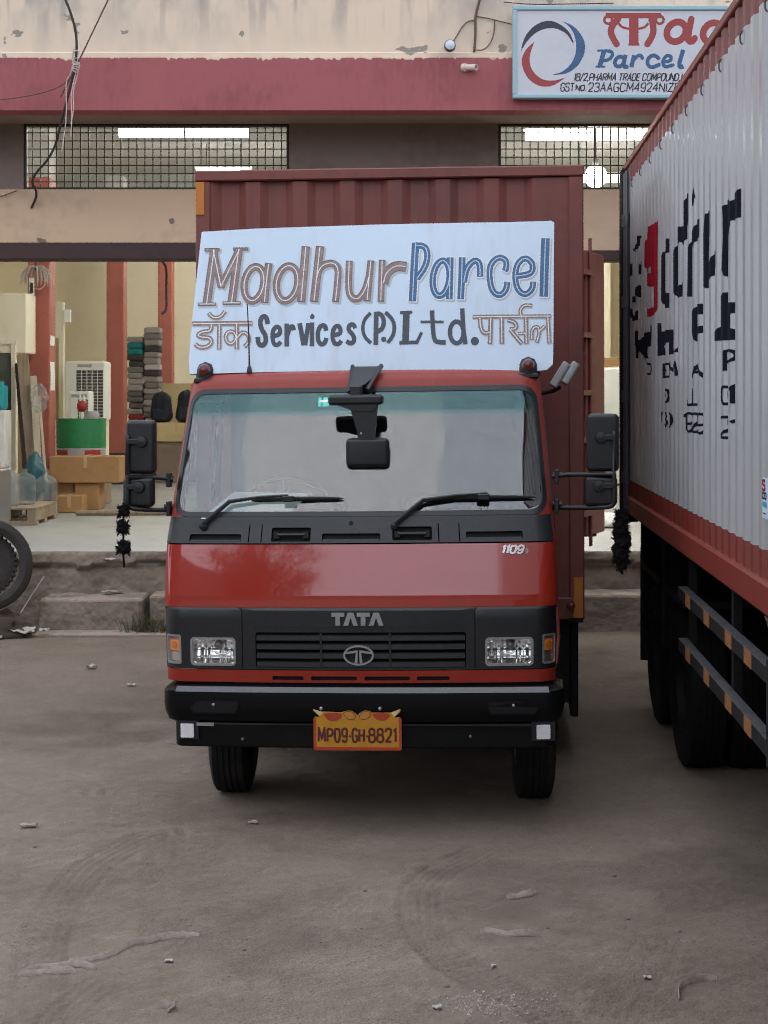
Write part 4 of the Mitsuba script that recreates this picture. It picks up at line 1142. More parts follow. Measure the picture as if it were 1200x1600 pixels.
# ================================================================== the red box truck
YAW, ROLL = 5.0, 0.8
TB = mv(-.150, 8.3, 0) @ rot(-YAW, [0, 0, 1])                 # body and wheels: x across, y towards the rear, z up, origin under the bumper
TN = TB @ rot(-.35, [0, 1, 0], [0, 0, 2.2])                    # the roof board hangs a little straighter
TC = TB @ rot(-ROLL, [0, 1, 0], [0, 0, .9])                   # the cab leans a little on its springs
K = thing('box_truck', 'red delivery truck with container body parked facing the yard under a roof name board', 'truck')
ZY = np.array([(.30, .060), (.60, .060), (.88, .055), (1.205, .060), (1.212, .083), (1.268, .085), *[(z, .089 + .1228 * (z - 1.30) + .0712 * (z - 1.30) ** 2) for z in np.linspace(1.30, 1.55, 11)], (1.69, .176), (2.05, .335), (2.40, .500), (2.44, .525)])
ZW = np.array([(.30, 1.045), (.8, 1.056), (1.2, 1.062), (1.212, 1.078), (1.55, 1.070), (1.69, 1.056), (2.1, 1.027), (2.4, 1.003), (2.5, .992)])
RC, TH0, UF = .12, .108, .925
UC = UF + RC * (math.pi / 2 - TH0)
REAR = 1.70


def cab(u, z, off):
    """The cab's outer skin: u runs across the front, round the corner and back along the door; z is the height."""
    def at(u, z):
        w, y0 = np.interp(z, ZW[:, 0], ZW[:, 1]), np.interp(z, ZY[:, 0], ZY[:, 1])
        a, s = np.abs(u), np.sign(u)
        xf_ = w - RC * (1 - math.sin(TH0))
        th = np.clip((a - UF) / RC, 0, math.pi / 2 - TH0) + TH0
        ff = np.minimum(a / UF, 1)
        x = np.where(a <= UF, ff * xf_, xf_ + RC * (np.sin(th) - math.sin(TH0)))
        y = np.where(a <= UF, y0 + .05 * ff ** 2, y0 + .05 + RC * (math.cos(TH0) - np.cos(th)))
        k = np.clip((a - UC) / 1.4, 0, 1)
        y = y + (REAR - y) * k
        return np.stack([s * x, y, z], -1)
    u, z = np.asarray(u, float), np.asarray(z, float)
    e = 1e-3
    n = np.cross(at(u + e, z) - at(u - e, z), at(u, z + e) - at(u, z - e))
    n /= np.linalg.norm(n, axis=1, keepdims=True)
    return at(u, z) + n * off


UCUT = np.concatenate([-np.arange(UC, UC + 1.5, .2)[::-1], -np.linspace(UF, UC, 9)[::-1][1:-1], np.linspace(-UF, UF, 25), np.linspace(UF, UC, 9)[1:-1], np.arange(UC, UC + 1.5, .2)])
ZCUT = np.concatenate([np.arange(.8, 1.21, .05), np.array([1.24, 1.268, 1.278, 1.288, 1.30]), np.arange(1.33, 1.69, .03), np.arange(1.70, 2.41, .07)])


def skin(name, poly, m, parent=K, off=0.0, thick=.012, label=None, smooth=30, tight=False):
    return add(name, xf(conform(poly, cab, UCUT, ZCUT if not tight else None, off, thick), TC), m, parent, label, smooth)


def local(name, mesh, m, parent=K, label=None, smooth=False, M=TC, **kw):
    return add(name, xf(mesh, M), m, parent, label, smooth, **kw)


# bonnet flap, cowl, pillars, doors
skin('bonnet', rrect(-1.028, 1.028, 1.213, 1.547, .012), 'm_red_paint', off=.004, label='glossy red front panel below the windscreen')
ws_in, ws_out = rrect(-.985, .985, 1.718, 2.365, .075), rrect(-1.012, 1.012, 1.692, 2.392, .095)
skin('windscreen_surround', sbox(-1.036, 1.692, 1.036, 2.40).difference(ws_out), 'm_red_dull', label='red painted windscreen pillars and header')
skin('windscreen_seal', ws_out.difference(ws_in), 'm_black_plastic', off=.008, thick=.02, label='black rubber windscreen seal')
add('windscreen', xf(conform(ws_in.buffer(.006), cab, np.linspace(-.9, .9, 25), np.arange(1.72, 2.37, .05), 0.0, 0.0), TC), 'm_windshield', K, smooth=True)
add('tint_band', xf(conform(ws_in.intersection(sbox(-2, 2.262, 2, 3)), cab, np.linspace(-.9, .9, 25), None, .003, 0.0), TC), 'm_tint_strip', K, label='blue-green sun strip along the top of the windscreen', smooth=True)
for k, z in enumerate((2.238, 2.250)):
    add('tint_band', xf(conform(ws_in.intersection(sbox(-2, z, 2, 2.2619)), cab, np.linspace(-.9, .9, 25), None, .003 + .002 * k, 0.0), TC), 'm_tint_fade', K, smooth=True)
for s in (-1, 1):
    side = sbox(1.036, .815, 2.46, 2.40)
    win = rrect(1.38, 2.25, 1.60, 2.30, .06)
    arch = Polygon([(1.22 + .5 * math.cos(a), .60 + .5 * math.sin(a)) for a in np.linspace(0, 2 * math.pi, 40)])
    g = side.difference(win).difference(arch.intersection(sbox(1.16, 0, 3, .88)))
    g = g.difference(LineString([(1.19, .8), (1.19, 2.33), (2.36, 2.33), (2.36, .8)]).buffer(.004))
    fl = (lambda q: affinity.scale(q, s, 1, origin=(0, 0)))
    k = skin('cab_side', fl(g), 'm_red_dull', label='red cab side with door' if s < 0 else None)
    skin('door_seal', fl(win.buffer(.02).difference(win)), 'm_black_plastic', k, off=.006, thick=.02)
    add('door_window', xf(conform(fl(win), cab, UCUT, None, -.004, 0), TC), 'm_window_tint', k)
    skin('door_handle', fl(rrect(2.05, 2.2, 1.42, 1.47, .015)), 'm_black_plastic', k, off=.02, thick=.02)
# side lip, dusty and dented, by the right front wheel
local('arch_lip', tube([(1.068, .32, 1.22), (1.074, .30, 1.02), (1.061, .27, .90), (1.036, .24, .83), (1.046, .20, .81)], .012, 6), 'm_red_dull', label='dusty dented lip below the right door')
lev = [(2.395, 0, 0), (2.425, .004, .012), (2.452, .016, .035), (2.474, .04, .07), (2.488, .075, .115), (2.497, .13, .18), (2.508, .30, .35), (2.512, .55, .6)]
rows = []
uu = np.concatenate([-np.linspace(UC + 1.4, UC, 8), -np.linspace(UC, UF, 10)[1:], np.linspace(-UF, UF, 33)[1:-1], np.linspace(UF, UC, 10), np.linspace(UC, UC + 1.4, 8)[1:]])
base = cab(uu, np.full_like(uu, 2.395), 0.0)
for z, ins, iny in lev:
    sx = (1.0 - ins) / 1.0
    q = base.copy()
    q[:, 0] *= sx
    q[:, 1] = REAR - (REAR - base[:, 1]) * (1 - iny / 1.25)
    q[:, 2] = z
    rows.append(q)
P = np.array(rows)
roof = cat(grid(np.transpose(P, (1, 0, 2))), grid(np.stack([P[-1], P[-1] * [0, 1, 1]], 1)))
rf = local('roof', roof, 'm_red_dull', label='red cab roof', smooth=40)
for x in (-.74, -.58, -.40, -.20, .22, .42, .60, .76):
    local('roof_rib', rbox(x - .04, x + .04, .66, 1.6, 2.485, 2.517, .014, 3), 'm_red_dull', rf, smooth=30)
for x in (-.913, .935):
    L = local('roof_lamp', cat(xf(lathe([(.052, 0), (.054, .03), (.050, .06), (.036, .09), (0, .105)], 20), mv(x, .64, 2.45)), bx(x - .058, x + .058, .58, .74, 2.43, 2.462, .008)), 'm_black_plastic', K, 'dome-shaped black marker lamp on the roof corner', 40)
    local('lens', xf(lathe([(.036, 0), (.036, .01), (.028, .035), (0, .045)], 20, 'y'), mv(x, .61, 2.505) @ rot(180, [1, 0, 0])), 'm_marker_lens', L, smooth=40)
local('aerial', cat(tube([(-.655, .62, 2.49), (-.652, .60, 2.70), (-.655, .58, 2.88)], [.005, .004, .003], 6), xf(lathe([(.016, 0), (.012, .025), (.005, .04)], 12), mv(-.655, .62, 2.49))), 'm_cable', K, 'thin black aerial on the roof')
for s in (0, 1):
    local('side_visor_lamp', xf(rbox(-.026, .026, -.06, .06, -.085 + .02 * s, .08, .014, 3), mv(1.12 + .055 * s, .95, 2.455) @ rot(32, [0, 1, 0])), 'm_silver', K, 'grey tilted marker bar beside the right roof corner' if s == 0 else None, smooth=30)
local('visor_bracket', tube([(.98, 1.0, 2.34), (1.08, .98, 2.36), (1.12, .96, 2.38)], .012), 'm_black_plastic')
# black cowl under the windscreen
cowl = sbox(-1.03, 1.552, 1.03, 1.690)
slots = [(-.885, -.608, 1.560, 1.600), (-.18, .124, 1.562, 1.602), (.567, .859, 1.566, 1.606)]
pock = [(-.447, -.240, 1.560, 1.634), (.186, .392, 1.564, 1.636)]
g = cowl
for a, b, c, d in slots + pock:
    g = g.difference(rrect(a, b, c, d, .008))
for x in (-.567, -.50, .426, .533):
    g = g.difference(sbox(x - .003, 1.555, x + .003, 1.65))
cw = skin('cowl', g, 'm_black_plastic', off=.010, thick=.014, label='black plastic cowl with vents and grab handles')
for a, b, c, d in slots:
    skin('vent_slot', sbox(a - .01, c - .008, b + .01, d + .008), 'm_chassis', cw, off=-.012, thick=.004)
    skin('vent_lip', sbox(a + .005, c + .002, b - .005, c + .012), 'm_black_plastic', cw, off=.004, thick=.012)
for a, b, c, d in pock:
    skin('handle_pocket', sbox(a - .01, c - .008, b + .01, d + .008), 'm_chassis', cw, off=-.018, thick=.004)
    zc = (c + d) / 2
    p = cab(np.linspace(a + .03, b - .03, 9), np.full(9, zc), .006)
    local('grab_handle', cat(tube(p, .011, 8), rbox(p[0][0] - .022, p[0][0] + .014, p[0][1] - .006, p[0][1] + .03, zc - .02, zc + .02, .006, 2), rbox(p[-1][0] - .014, p[-1][0] + .022, p[-1][1] - .006, p[-1][1] + .03, zc - .02, zc + .02, .006, 2)), 'm_black_plastic', cw, smooth=40)
skin('screw_cap', Point(-.03, 1.655).buffer(.011), 'm_chassis', cw, off=.014, thick=.006)
# grille panel with lamps
hl = [rrect(-.880, -.636, .902, 1.054, .022), rrect(.664, .912, .902, 1.054, .022)]
ind = [rrect(-1.030, -.930, .908, 1.066, .012), rrect(.958, 1.052, .908, 1.066, .012)]
gr_open = rrect(-.530, .566, .897, 1.084, .012)
g = sbox(-1.066, .885, 1.066, 1.208)
for q in hl + ind + [gr_open]:
    g = g.difference(q)
for x in (-.60, .612):
    g = g.difference(sbox(x - .002, .889, x + .002, 1.205))
gp = skin('grille', g, 'm_black_plastic', off=.006, thick=.016, label='black plastic grille panel')
skin('grille_back', gr_open.buffer(.02), 'm_chassis', gp, off=-.07, thick=.004)
for k, z in enumerate((1.055, 1.008, .960, .914)):
    p = cab(np.linspace(-.525, .561, 15), np.full(15, z), 0.0)
    pr = np.array([(-.006, -.021), (.006, -.014), (.004, .012), (-.010, .018), (-.06, .018), (-.06, -.02)])
    rowsP = np.stack([p[:, None, 0] + 0 * pr[None, :, 0], p[:, None, 1] - pr[None, :, 0], p[:, None, 2] + pr[None, :, 1]], -1)
    rowsP = np.concatenate([rowsP, rowsP[:, :1]], 1)
    local('slat', grid(rowsP), 'm_black_plastic', gp)
for x in np.linspace(-.47, .50, 22):
    p = cab(np.array([x]), np.array([.99]), -.03)[0]
    local('grille_rib', bx(x - .003, x + .003, p[1] - .002, p[1] + .035, .90, 1.08), 'm_chassis', gp)
for x in (-.19, .18):
    p = cab(np.array([x]), np.array([.99]), .010)[0]
    local('upright', bx(x - .006, x + .006, p[1], p[1] + .03, .899, 1.082), 'm_black_plastic', gp)
skin('raised_line', rrect(-.54, .58, 1.112, 1.119, .003), 'm_black_plastic', gp, off=.010, thick=.006, tight=True)
E1 = 1 / (7.5 * 293)


def fr2(g):     # drawing units of the badge sheet (y down) to the cab skin
    return affinity.affine_transform(g, [E1, 0, 0, -E1, -.258, 1.250])


def bar_T(x):
    return [Polygon([(x, 133), (x + 146, 133), (x + 146, 178), (x + 98, 178), (x + 98, 282), (x + 45, 282), (x + 45, 178), (x, 178)]),
            Polygon([(x + 187, 133), (x + 252, 133), (x + 302, 282), (x + 248, 282), (x + 218, 185), (x + 190, 282), (x + 134, 282)])]


for x in (288, 578):
    for q in bar_T(x):
        skin('badge_letter', fr2(q), 'm_silver', gp, off=.018, thick=.012, tight=True)
em = [ring(593, 627, 174, 118, 21), Polygon([(440, 590), (560, 571), (586, 571), (580, 718), (548, 718), (563, 596), (440, 612)]), Polygon([(746, 590), (626, 571), (600, 571), (606, 718), (638, 718), (623, 596), (746, 612)])]
skin('emblem', fr2(unary_union(em)), 'm_silver', gp, off=.022, thick=.012, label='oval metal emblem on the grille', tight=True)
skin('emblem_field', fr2(Point(0, 0).buffer(1).intersection(Point(0, 0).buffer(1)) if False else affinity.translate(affinity.scale(Point(0, 0).buffer(1), 166, 110), 593, 627)), 'm_chassis', gp, off=.014, thick=.06, tight=True)
b = affinity.translate(text2('1109', .036, .010, .28, .105), .745, 1.494)
skin('model_badge', b, 'm_chrome', off=.012, thick=.007, label='small chrome italic 1109g badge', tight=True)
skin('model_badge', affinity.translate(text2('g', .020, .004, .1), .868, 1.498), 'm_silver', off=.012, thick=.007, tight=True)
for i, (q, side) in enumerate(zip(hl, ('left', 'right'))):
    x0, z0, x1, z1 = q.bounds
    n, m_ = 41, 25
    U, V = np.meshgrid(np.linspace(x0 + .006, x1 - .006, n), np.linspace(z0 + .006, z1 - .006, m_), indexing='ij')
    su, sv = (U - (x0 + x1) / 2) / (x1 - x0) * 2, (V - (z0 + z1) / 2) / (z1 - z0) * 2
    dpt = .012 + .075 * np.clip(1 - (su ** 2 * .8 + sv ** 2 * .75), 0, 1) ** .7
    dpt += .007 * np.sin(su * 21) * (np.abs(su) > .22) * (1 - su ** 2) + .004 * np.sign(np.sin(sv * 6))
    h = numbered(K + '__headlight')
    labels[h] = {'label': f'{side} rectangular clear headlight'}
    pts = cab(U.ravel(), V.ravel(), 0.0)
    pts[:, 1] += dpt.ravel()
    scene[h] = mikit.ply(xf(grid(pts.reshape(n, m_, 3)), TC), 'm_reflector_metal', smooth=True)
    skin('rim', q.difference(q.buffer(-.011)), 'm_silver', h, off=.010, thick=.035, tight=True)
    skin('lens', q.buffer(-.010), 'm_clear', h, off=.004, thick=0, smooth=True, tight=True)
    cx = (x0 + x1) / 2 + (.006 if i else .02)
    p = cab(np.array([cx]), np.array([(z0 + z1) / 2 + .028]), 0)[0]
    local('bulb', xf(lathe([(0, -.016), (.014, -.012), (.022, 0), (.022, .05)], 18, 'y'), mv(p[0], p[1] + .035, p[2])), 'm_lamp_grey', h, smooth=40)
    local('bulb_shield', xf(tube([(cx - .04, 0, 0), (cx - .03, 0, -.012), (cx, 0, -.018), (cx + .03, 0, -.012), (cx + .04, 0, 0)], .006, 6), mv(0, p[1] + .03, p[2] - .03)), 'm_chrome', h, smooth=True)
for i, (q, side) in enumerate(zip(ind, ('left', 'right'))):
    h = numbered(K + '__indicator')
    x0, z0, x1, z1 = q.bounds
    scene[h] = mikit.ply(xf(conform(q, cab, UCUT, None, -.018, .004), TC), 'm_silver')
    labels[h] = {'label': f'{side} corner indicator with orange and clear sections'}
    skin('orange_section', sbox(x0 + .012, z0 + .07, x1 - .012, z1 - .028), 'm_orange_lens', h, off=-.004, thick=.012)
    skin('orange_bulb', Point((x0 + x1) / 2, z0 + .10).buffer(.02), 'm_orange', h, off=.0, thick=.01, tight=True)
    skin('clear_section', sbox(x0 + .012, z0 + .016, x1 - .012, z0 + .064), 'm_reflector_metal', h, off=-.006, thick=.010)
    skin('rim', q.difference(q.buffer(-.010)), 'm_silver', h, off=.009, thick=.025)
    skin('lens', q.buffer(-.009), 'm_clear', h, off=.005, thick=0)
# lower red strip with slots, dark gap
g = sbox(-1.056, .815, 1.056, .881)
sl4 = [(-.445, -.28), (-.24, 0.0), (.04, .275), (.312, .48)]
for a, b in sl4:
    g = g.difference(rrect(a, b, .828, .850, .006))
rs = skin('lower_strip', g, 'm_red_strip', off=.004, thick=.012, label='narrow red strip with slots above the bumper')
for a, b in sl4:
    skin('slot_back', sbox(a - .01, .82, b + .01, .858), 'm_chassis', rs, off=-.016, thick=.003)
skin('lower_apron', sbox(-1.02, .70, 1.02, .814), 'm_chassis', off=-.03, thick=.01)
# bumper
th = np.linspace(0, 1, 7)[1:]


def bump_path(hw, r, y0, bow, back):
    fx = np.linspace(-(hw - r), hw - r, 21)
    f = np.stack([fx, y0 + bow * (fx / hw) ** 2], 1)
    ye = f[-1, 1]
    cr = np.stack([hw - r + r * np.sin(th * math.pi / 2), ye + r * (1 - np.cos(th * math.pi / 2))], 1)
    e = np.array([[hw, ye + r + back]])
    right = np.vstack([cr, e])
    left = right[::-1] * [-1, 1]
    return np.vstack([left, f, right]) + [.02, 0]


bm = local('bumper', sweep(bump_path(1.078, .10, .0, .04, .25), [(-.16, .795), (-.05, .797), (-.004, .778), (0, .768), (.002, .70), (-.004, .66), (-.022, .615), (-.05, .602), (-.16, .600)]), 'm_bumper', label='black steel bumper', smooth=25)
local('top_edge', sweep(bump_path(1.072, .10, .0, .04, .25)[6:-6], [(-.060, .8005), (-.030, .7985), (-.024, .797), (.003, .772), (-.012, .768), (-.060, .785)]), 'm_bumper_top', bm, smooth=25)
local('valance', sweep(bump_path(1.015, .05, .035, .04, .25), [(-.10, .60), (-.004, .60), (0, .592), (0, .48), (-.006, .470), (-.10, .468)]), 'm_bumper', bm, smooth=25)


def bz(x):
    return .04 * (x / 1.058) ** 2


for s in (-1, 1):
    xs = np.linspace(.66, .93, 9) * s
    a, b = sorted((s * .66 + .03, s * .935 + .03))
    BS = (lambda u, v, o: np.stack([u, bz(u) - .002 - o, v], -1))
    us = np.linspace(a, b, 9)
    fo = Polygon([(a + (.0 if s > 0 else .04), .735), (b - (.04 if s > 0 else .0), .735), (b, .69), (b - .02, .655), (a + .02, .655), (a, .69)])
    c = local('fog_recess', conform(fo.difference(fo.buffer(-.008)), BS, us, None, .004, .008), 'm_bumper', bm)
    local('fog_cover', conform(fo.buffer(-.008), BS, us, None, .0015, .004), 'm_chassis', c)
    local('bolt', xf(lathe([(0, -.006), (.008, -.004), (.009, .004)], 10, 'y'), mv(s * .80 + .03, bz(.8) - .004, .705)), 'm_silver', c)
    rx = -.920 if s < 0 else .985
    BV = (lambda u, v, o: np.stack([u, .035 + bz(u) - o, v], -1))
    br = local('reflector_bracket', conform(sbox(rx - .062, .512, rx + .062, .612), BV, [rx], None, .012, .012), 'm_black_plastic', bm)
    local('reflector', conform(rrect(rx - .036, rx + .036, .522, .596, .004), BV, None, None, .019, .007), 'm_white_reflector', br, 'square white reflector at the bumper end')
BV = (lambda u, v, o: np.stack([u, .035 + bz(u) - o, v], -1))
local('metal_tag', conform(sbox(-.865, .588, -.77, .606), BV, [-.81], None, .030, .004), 'm_silver', bm)
for x, z in ((-.62, .515), (.05, .5), (.60, .535)):
    local('bolt', xf(lathe([(0, -.006), (.008, -.004), (.009, .004)], 10, 'y'), mv(x, .035 + bz(x) - .002, z)), 'm_lamp_grey', bm)
local('seam', bx(-.5, .95, .028, .0345, .594, .600), 'm_black_plastic', bm)
# number plate
PU = 1 / (6.667 * 295.5)


def plp(g):
    return affinity.affine_transform(g, [PU, 0, 0, -PU, -.296, .783])


PS = (lambda u, v, o: np.stack([u, np.full_like(u, -.012) - o, v], -1))
plate = unary_union([rrect(135, 1058, 268, 612, 26), Polygon([(150, 272), (132, 185), (215, 212), (430, 218), (445, 215), (480, 203), (540, 203), (580, 230), (598, 250), (620, 225), (670, 200), (735, 205), (748, 222), (935, 222), (1050, 180), (1044, 215), (985, 270)])]).difference(unary_union([Polygon([(132, 200), (208, 266), (130, 266)]), Polygon([(1056, 205), (980, 268), (1060, 268)])]))
pl = local('number_plate', conform(plp(plate), PS, None, None, .004, .006), 'm_plate_yellow', K, 'yellow number plate with red border and horned face on top')
local('border', conform(plp(plate.intersection(sbox(0, 268, 1200, 700)).difference(sbox(160, 240, 1030, 578))), PS, None, None, .007, .003), 'm_plate_red', pl)
for q in (Polygon(chaikin([(245, 222), (445, 222), (430, 270), (380, 308), (300, 305), (255, 262)], 2, True)), Polygon(chaikin([(745, 222), (945, 224), (930, 268), (885, 303), (810, 300), (765, 262)], 2, True))):
    local('red_cheek', conform(plp(q), PS, None, None, .0065, .002), 'm_plate_red', pl)
for q in (Polygon(chaikin([(445, 222), (480, 205), (540, 205), (592, 256), (560, 295), (500, 292), (465, 262)], 2, True)), Polygon(chaikin([(745, 215), (700, 202), (650, 206), (605, 262), (640, 292), (690, 292), (730, 262)], 2, True))):
    local('eye_outline', conform(plp(q), PS, None, None, .0065, .002), 'm_plate_ink', pl)
    local('eye', conform(plp(q.buffer(-6)), PS, None, None, .0085, .002), 'm_plate_gold', pl)
for q in (Polygon([(135, 186), (238, 216), (206, 262)]), Polygon([(1048, 182), (952, 220), (985, 266)])):
    local('horn', conform(plp(q), PS, None, None, .0065, .002), 'm_cream_horn', pl)


def plate_text(t, x, w):
    return affinity.translate(affinity.scale(text2(t, 128, 22, 0, w - 20, gap=1.9), 1, -1, origin=(0, 0)), x + 9, 520)


pt = unary_union([plate_text('MP09', 178, 318), plate_text('GH', 535, 140), plate_text('8821', 710, 300), Point(517, 465).buffer(11), Point(697, 465).buffer(11)])
local('lettering', conform(plp(pt), PS, None, None, .0065, .002), 'm_plate_ink', pl, 'dark red lettering MP09 GH 8821')
for x in (292, 910):
    local('plate_bolt', xf(lathe([(0, -.01), (.009, -.006), (.010, .004)], 10, 'y'), mv(x * PU - .335, -.005, .783 - 182 * PU)), 'm_silver', pl)
# wipers
for k, (pv, el, tip, b0, b1, side) in enumerate((((-.818, 1.645), (-.685, 1.762), (-.37, 1.795), (-.57, 1.772), (-.075, 1.782), 'left'), ((.200, 1.645), (.350, 1.762), (.690, 1.796), (.360, 1.772), (.945, 1.778), 'right'))):
    def on(x, z, o):
        return cab(np.array([x]), np.array([z]), o)[0]
    w = local('wiper', cat(tube([on(*pv, .035), on(*el, .04), on((el[0] * .5 + tip[0] * .5), (el[1] + tip[1]) / 2 + .004, .042), on(*tip, .034)], [.014, .012, .009, .007], 6), xf(lathe([(.024, 0), (.022, .03), (.012, .035), (0, .036)], 16, 'y'), mv(*on(*pv, 0)) @ rot(180, [1, 0, 0]))), 'm_black_plastic', K, f'{side} windscreen wiper', 40)
    xs = np.linspace(b0[0], b1[0], 13)
    zs = np.linspace(b0[1], b1[1], 13) + .004 * np.sin(np.linspace(0, math.pi, 13))
    c = cab(xs, zs, .018)
    local('blade', tube(c, np.interp(np.linspace(0, 1, 13), [0, .1, .5, .9, 1], [.004, .010, .013, .009, .003]), 6), 'm_rubber', w, smooth=True)
    local('blade_clip', rbox(tip[0] - .04, tip[0] + .03, c[6][1] - .045, c[6][1] - .015, tip[1] - .02, tip[1] + .012, .008, 2), 'm_black_plastic', w)
# mirror hung over the windscreen from the roof edge
fm = numbered(K + '__front_mirror')
TF = TC @ mv(.03, 0, 0)
scene[fm] = mikit.ply(xf(rbox(-.098, .142, .255, .315, 1.955, 2.115, .028, 4), TF), 'm_black_plastic', smooth=40)
labels[fm] = {'label': 'black mirror hanging on an arm in front of the windscreen'}
local('arm', hull([(x, y, z) for y in (.26, .30) for x, z in ((-.075, 2.30), (.082, 2.30), (-.018, 2.10), (.062, 2.10))]), 'm_black_plastic', fm, M=TF)
local('cross_arm', cat(rbox(-.19, .112, .235, .335, 2.295, 2.352, .022, 3), hull([(x, y, z) for y in (.25, .32) for x, z in ((-.18, 2.31), (.09, 2.31), (-.05, 2.262), (.06, 2.262))])), 'm_black_plastic', fm, smooth=30, M=TF)
local('clamp', rbox(-.075, -.008, .28, .40, 2.33, 2.40, .01, 2), 'm_black_plastic', fm, M=TF)
local('bracket', cat(hull([(x, y, z) for x, y, z in ((-.085, .56, 2.512), (.085, .56, 2.512), (-.085, .40, 2.40), (-.078, .38, 2.38), (.0, .40, 2.41), (.0, .42, 2.40), (.085, .52, 2.49))]), tube([(.078, .57, 2.515), (.015, .37, 2.375)], .014, 6), tube([(-.085, .57, 2.515), (-.085, .37, 2.365)], .012, 6)), 'm_black_plastic', fm, smooth=30, M=TF)
local('bolt', xf(lathe([(0, -.004), (.006, -.003), (.006, .004)], 8, 'y'), mv(-.01, .258, 2.14)), 'm_silver', fm, M=TF)
skin('sticker', rrect(-.245, -.183, 2.288, 2.338, .004), 'm_sticker_green', off=.003, thick=.002, label='small bright green sticker on the windscreen', tight=True)
skin('sticker_mark', Polygon([(-.238, 2.32), (-.2, 2.325), (-.183, 2.315), (-.2, 2.308), (-.238, 2.312)]), 'm_white', off=.0055, thick=.002, tight=True)
# side mirrors on tube arms
for s, up, lo, px, za, zb, xc, side in ((-1, (-1.308, -1.140, 1.914, 2.212), (-1.326, -1.150, 1.728, 1.897), -1.290, 1.888, 1.728, -1.060, 'left'), (1, (1.224, 1.400, 1.935, 2.250), (1.212, 1.390, 1.748, 1.915), 1.370, 1.915, 1.755, 1.045, 'right')):
    a = numbered(K + '__side_mirror')
    M = TB
    scene[a] = mikit.ply(xf(cat(tube([(xc, .34, za - .01), (s * 1.12, .30, za + .003), (px, .24, za + .01), (px, .235, za + .20), (px, .24, za + .24)], .013, 8), tube(chaikin([(xc, .36, zb - .02), (px - s * .06, .26, zb - .012), (px, .24, zb), (px, .235, zb + .05), (px, .24, za + .02)], 2), .013, 8)), M), 'm_black_plastic', smooth=True)
    labels[a] = {'label': f'{side} pair of black mirrors on tube arms'}
    for n_, (x0, x1, z0, z1) in (('upper_housing', up), ('lower_housing', lo)):
        m = rbox(x0, x1, .25, .33, z0, z1, .03, 4)
        add(n_, xf(m, M), 'm_black_plastic', a, smooth=40)
        add('glass', xf(bx(x0 + .02, x1 - .02, .33, .335, z0 + .02, z1 - .02), M), 'm_chrome', a)
        add('knuckle', xf(cat(xf(lathe([(0, -.02), (.03, -.016), (.034, .0), (.034, .02)], 16, 'y'), mv((x0 + x1) / 2 - s * .01, .24, (z0 + z1) / 2 + .03)), bx(min(px, (x0 + x1) / 2), max(px, (x0 + x1) / 2), .222, .25, (z0 + z1) / 2 + .015, (z0 + z1) / 2 + .045, .004)), M), 'm_black_plastic', a, smooth=40)
    for z in (za, zb):
        add('clamp', xf(cat(bx(xc - .012 + s * .02, xc + .012 + s * .02, .31, .37, z - .05, z + .03, .004), tube([(xc + s * .0, .35, z), (xc + s * .05, .35, z)], .014, 8)), M), 'm_black_plastic', a)
# cab inside
local('cab_floor', bx(-.98, .98, .25, 1.66, .92, .96), 'm_cab_dark')
local('cab_back_wall', bx(-.96, .96, 1.655, 1.675, .96, 2.38), 'm_cab_dark')
local('dashboard', cat(rbox(-.95, .95, .28, .62, 1.45, 1.67, .05, 4), rbox(-.72, -.12, .42, .68, 1.60, 1.76, .06, 4)), 'm_cab_dark', smooth=40)
local('headlining', bx(-.95, .95, .56, 1.65, 2.375, 2.385), 'm_cab_dark')
for x in (-.45, .40):
    st = local('seat', cat(rbox(x - .27, x + .27, .95, 1.45, 1.28, 1.44, .06, 4), xf(rbox(-.26, .26, -.06, .06, 0, .30, .05, 4), mv(x, 1.42, 1.42) @ rot(-8, [1, 0, 0]))), 'm_seat', smooth=40)
SW = mv(-.45, .74, 1.74) @ rot(-38, [1, 0, 0])
an = np.linspace(0, 2 * math.pi, 41)
sw = local('steering_wheel', xf(tube(np.stack([.23 * np.cos(an), .23 * np.sin(an), an * 0], 1), .014, 8, False), SW), 'm_cab_dark', smooth=True)
local('spoke', xf(cat(tube([(-.22, 0, 0), (0, 0, -.03), (.22, 0, 0)], .014, 6), tube([(0, 0, -.03), (0, -.22, 0)], .014, 6), lathe([(.06, -.05), (.06, -.01), (0, 0)], 16)), SW), 'm_cab_dark', sw, smooth=40)
local('dash_paper', hull([(x, y, z) for x, y in ((-.86, .20), (-.40, .20), (-.30, .52), (-.74, .55)) for z in (1.684 + (y - .2) * .35, 1.688 + (y - .2) * .35)]), 'm_paper', K, 'pale sheet lying on the dashboard behind the left wiper')

# container body
CB = thing_key = numbered(K + '__container')
BX0, BX1, BY0, BY1, BZ0, BZ1 = -1.210, 1.271, 1.70, 6.45, .93, 3.80
TBX = TB @ rot(-.15, [0, 1, 0], [0, 0, .9])
per, dep = .306, .034
cx0 = BX0 + .125
xs, ys = [BX0 + .09], [0.0]
x = BX0 + .15
while x + per < BX1 - .06:
    for dx, dy in ((.0, 0), (.050, dep), (.165, dep), (.215, 0)):
        xs.append(x + dx - .04)
        ys.append(dy)
    x += per
xs.append(BX1 - .09)
ys.append(0.0)
prf = np.array([xs, ys]).T
zz = np.array([BZ0 + .14, BZ1 - .075])
front = grid(np.stack([np.stack([prf[:, 0], BY0 + .022 + prf[:, 1], np.full(len(prf), z)], -1) for z in zz], 1))
scene[CB] = mikit.ply(xf(cat(front, bx(BX0 + .05, BX1 - .05, BY0 + .062, BY0 + .075, BZ0, BZ1)), TBX), 'm_container', smooth=False)
labels[CB] = {'label': 'dark red corrugated container body'}
add('corner_post', xf(bx(BX0, BX0 + .095, BY0, BY0 + .12, BZ0, BZ1 - .072, .008), TBX), 'm_container', CB)
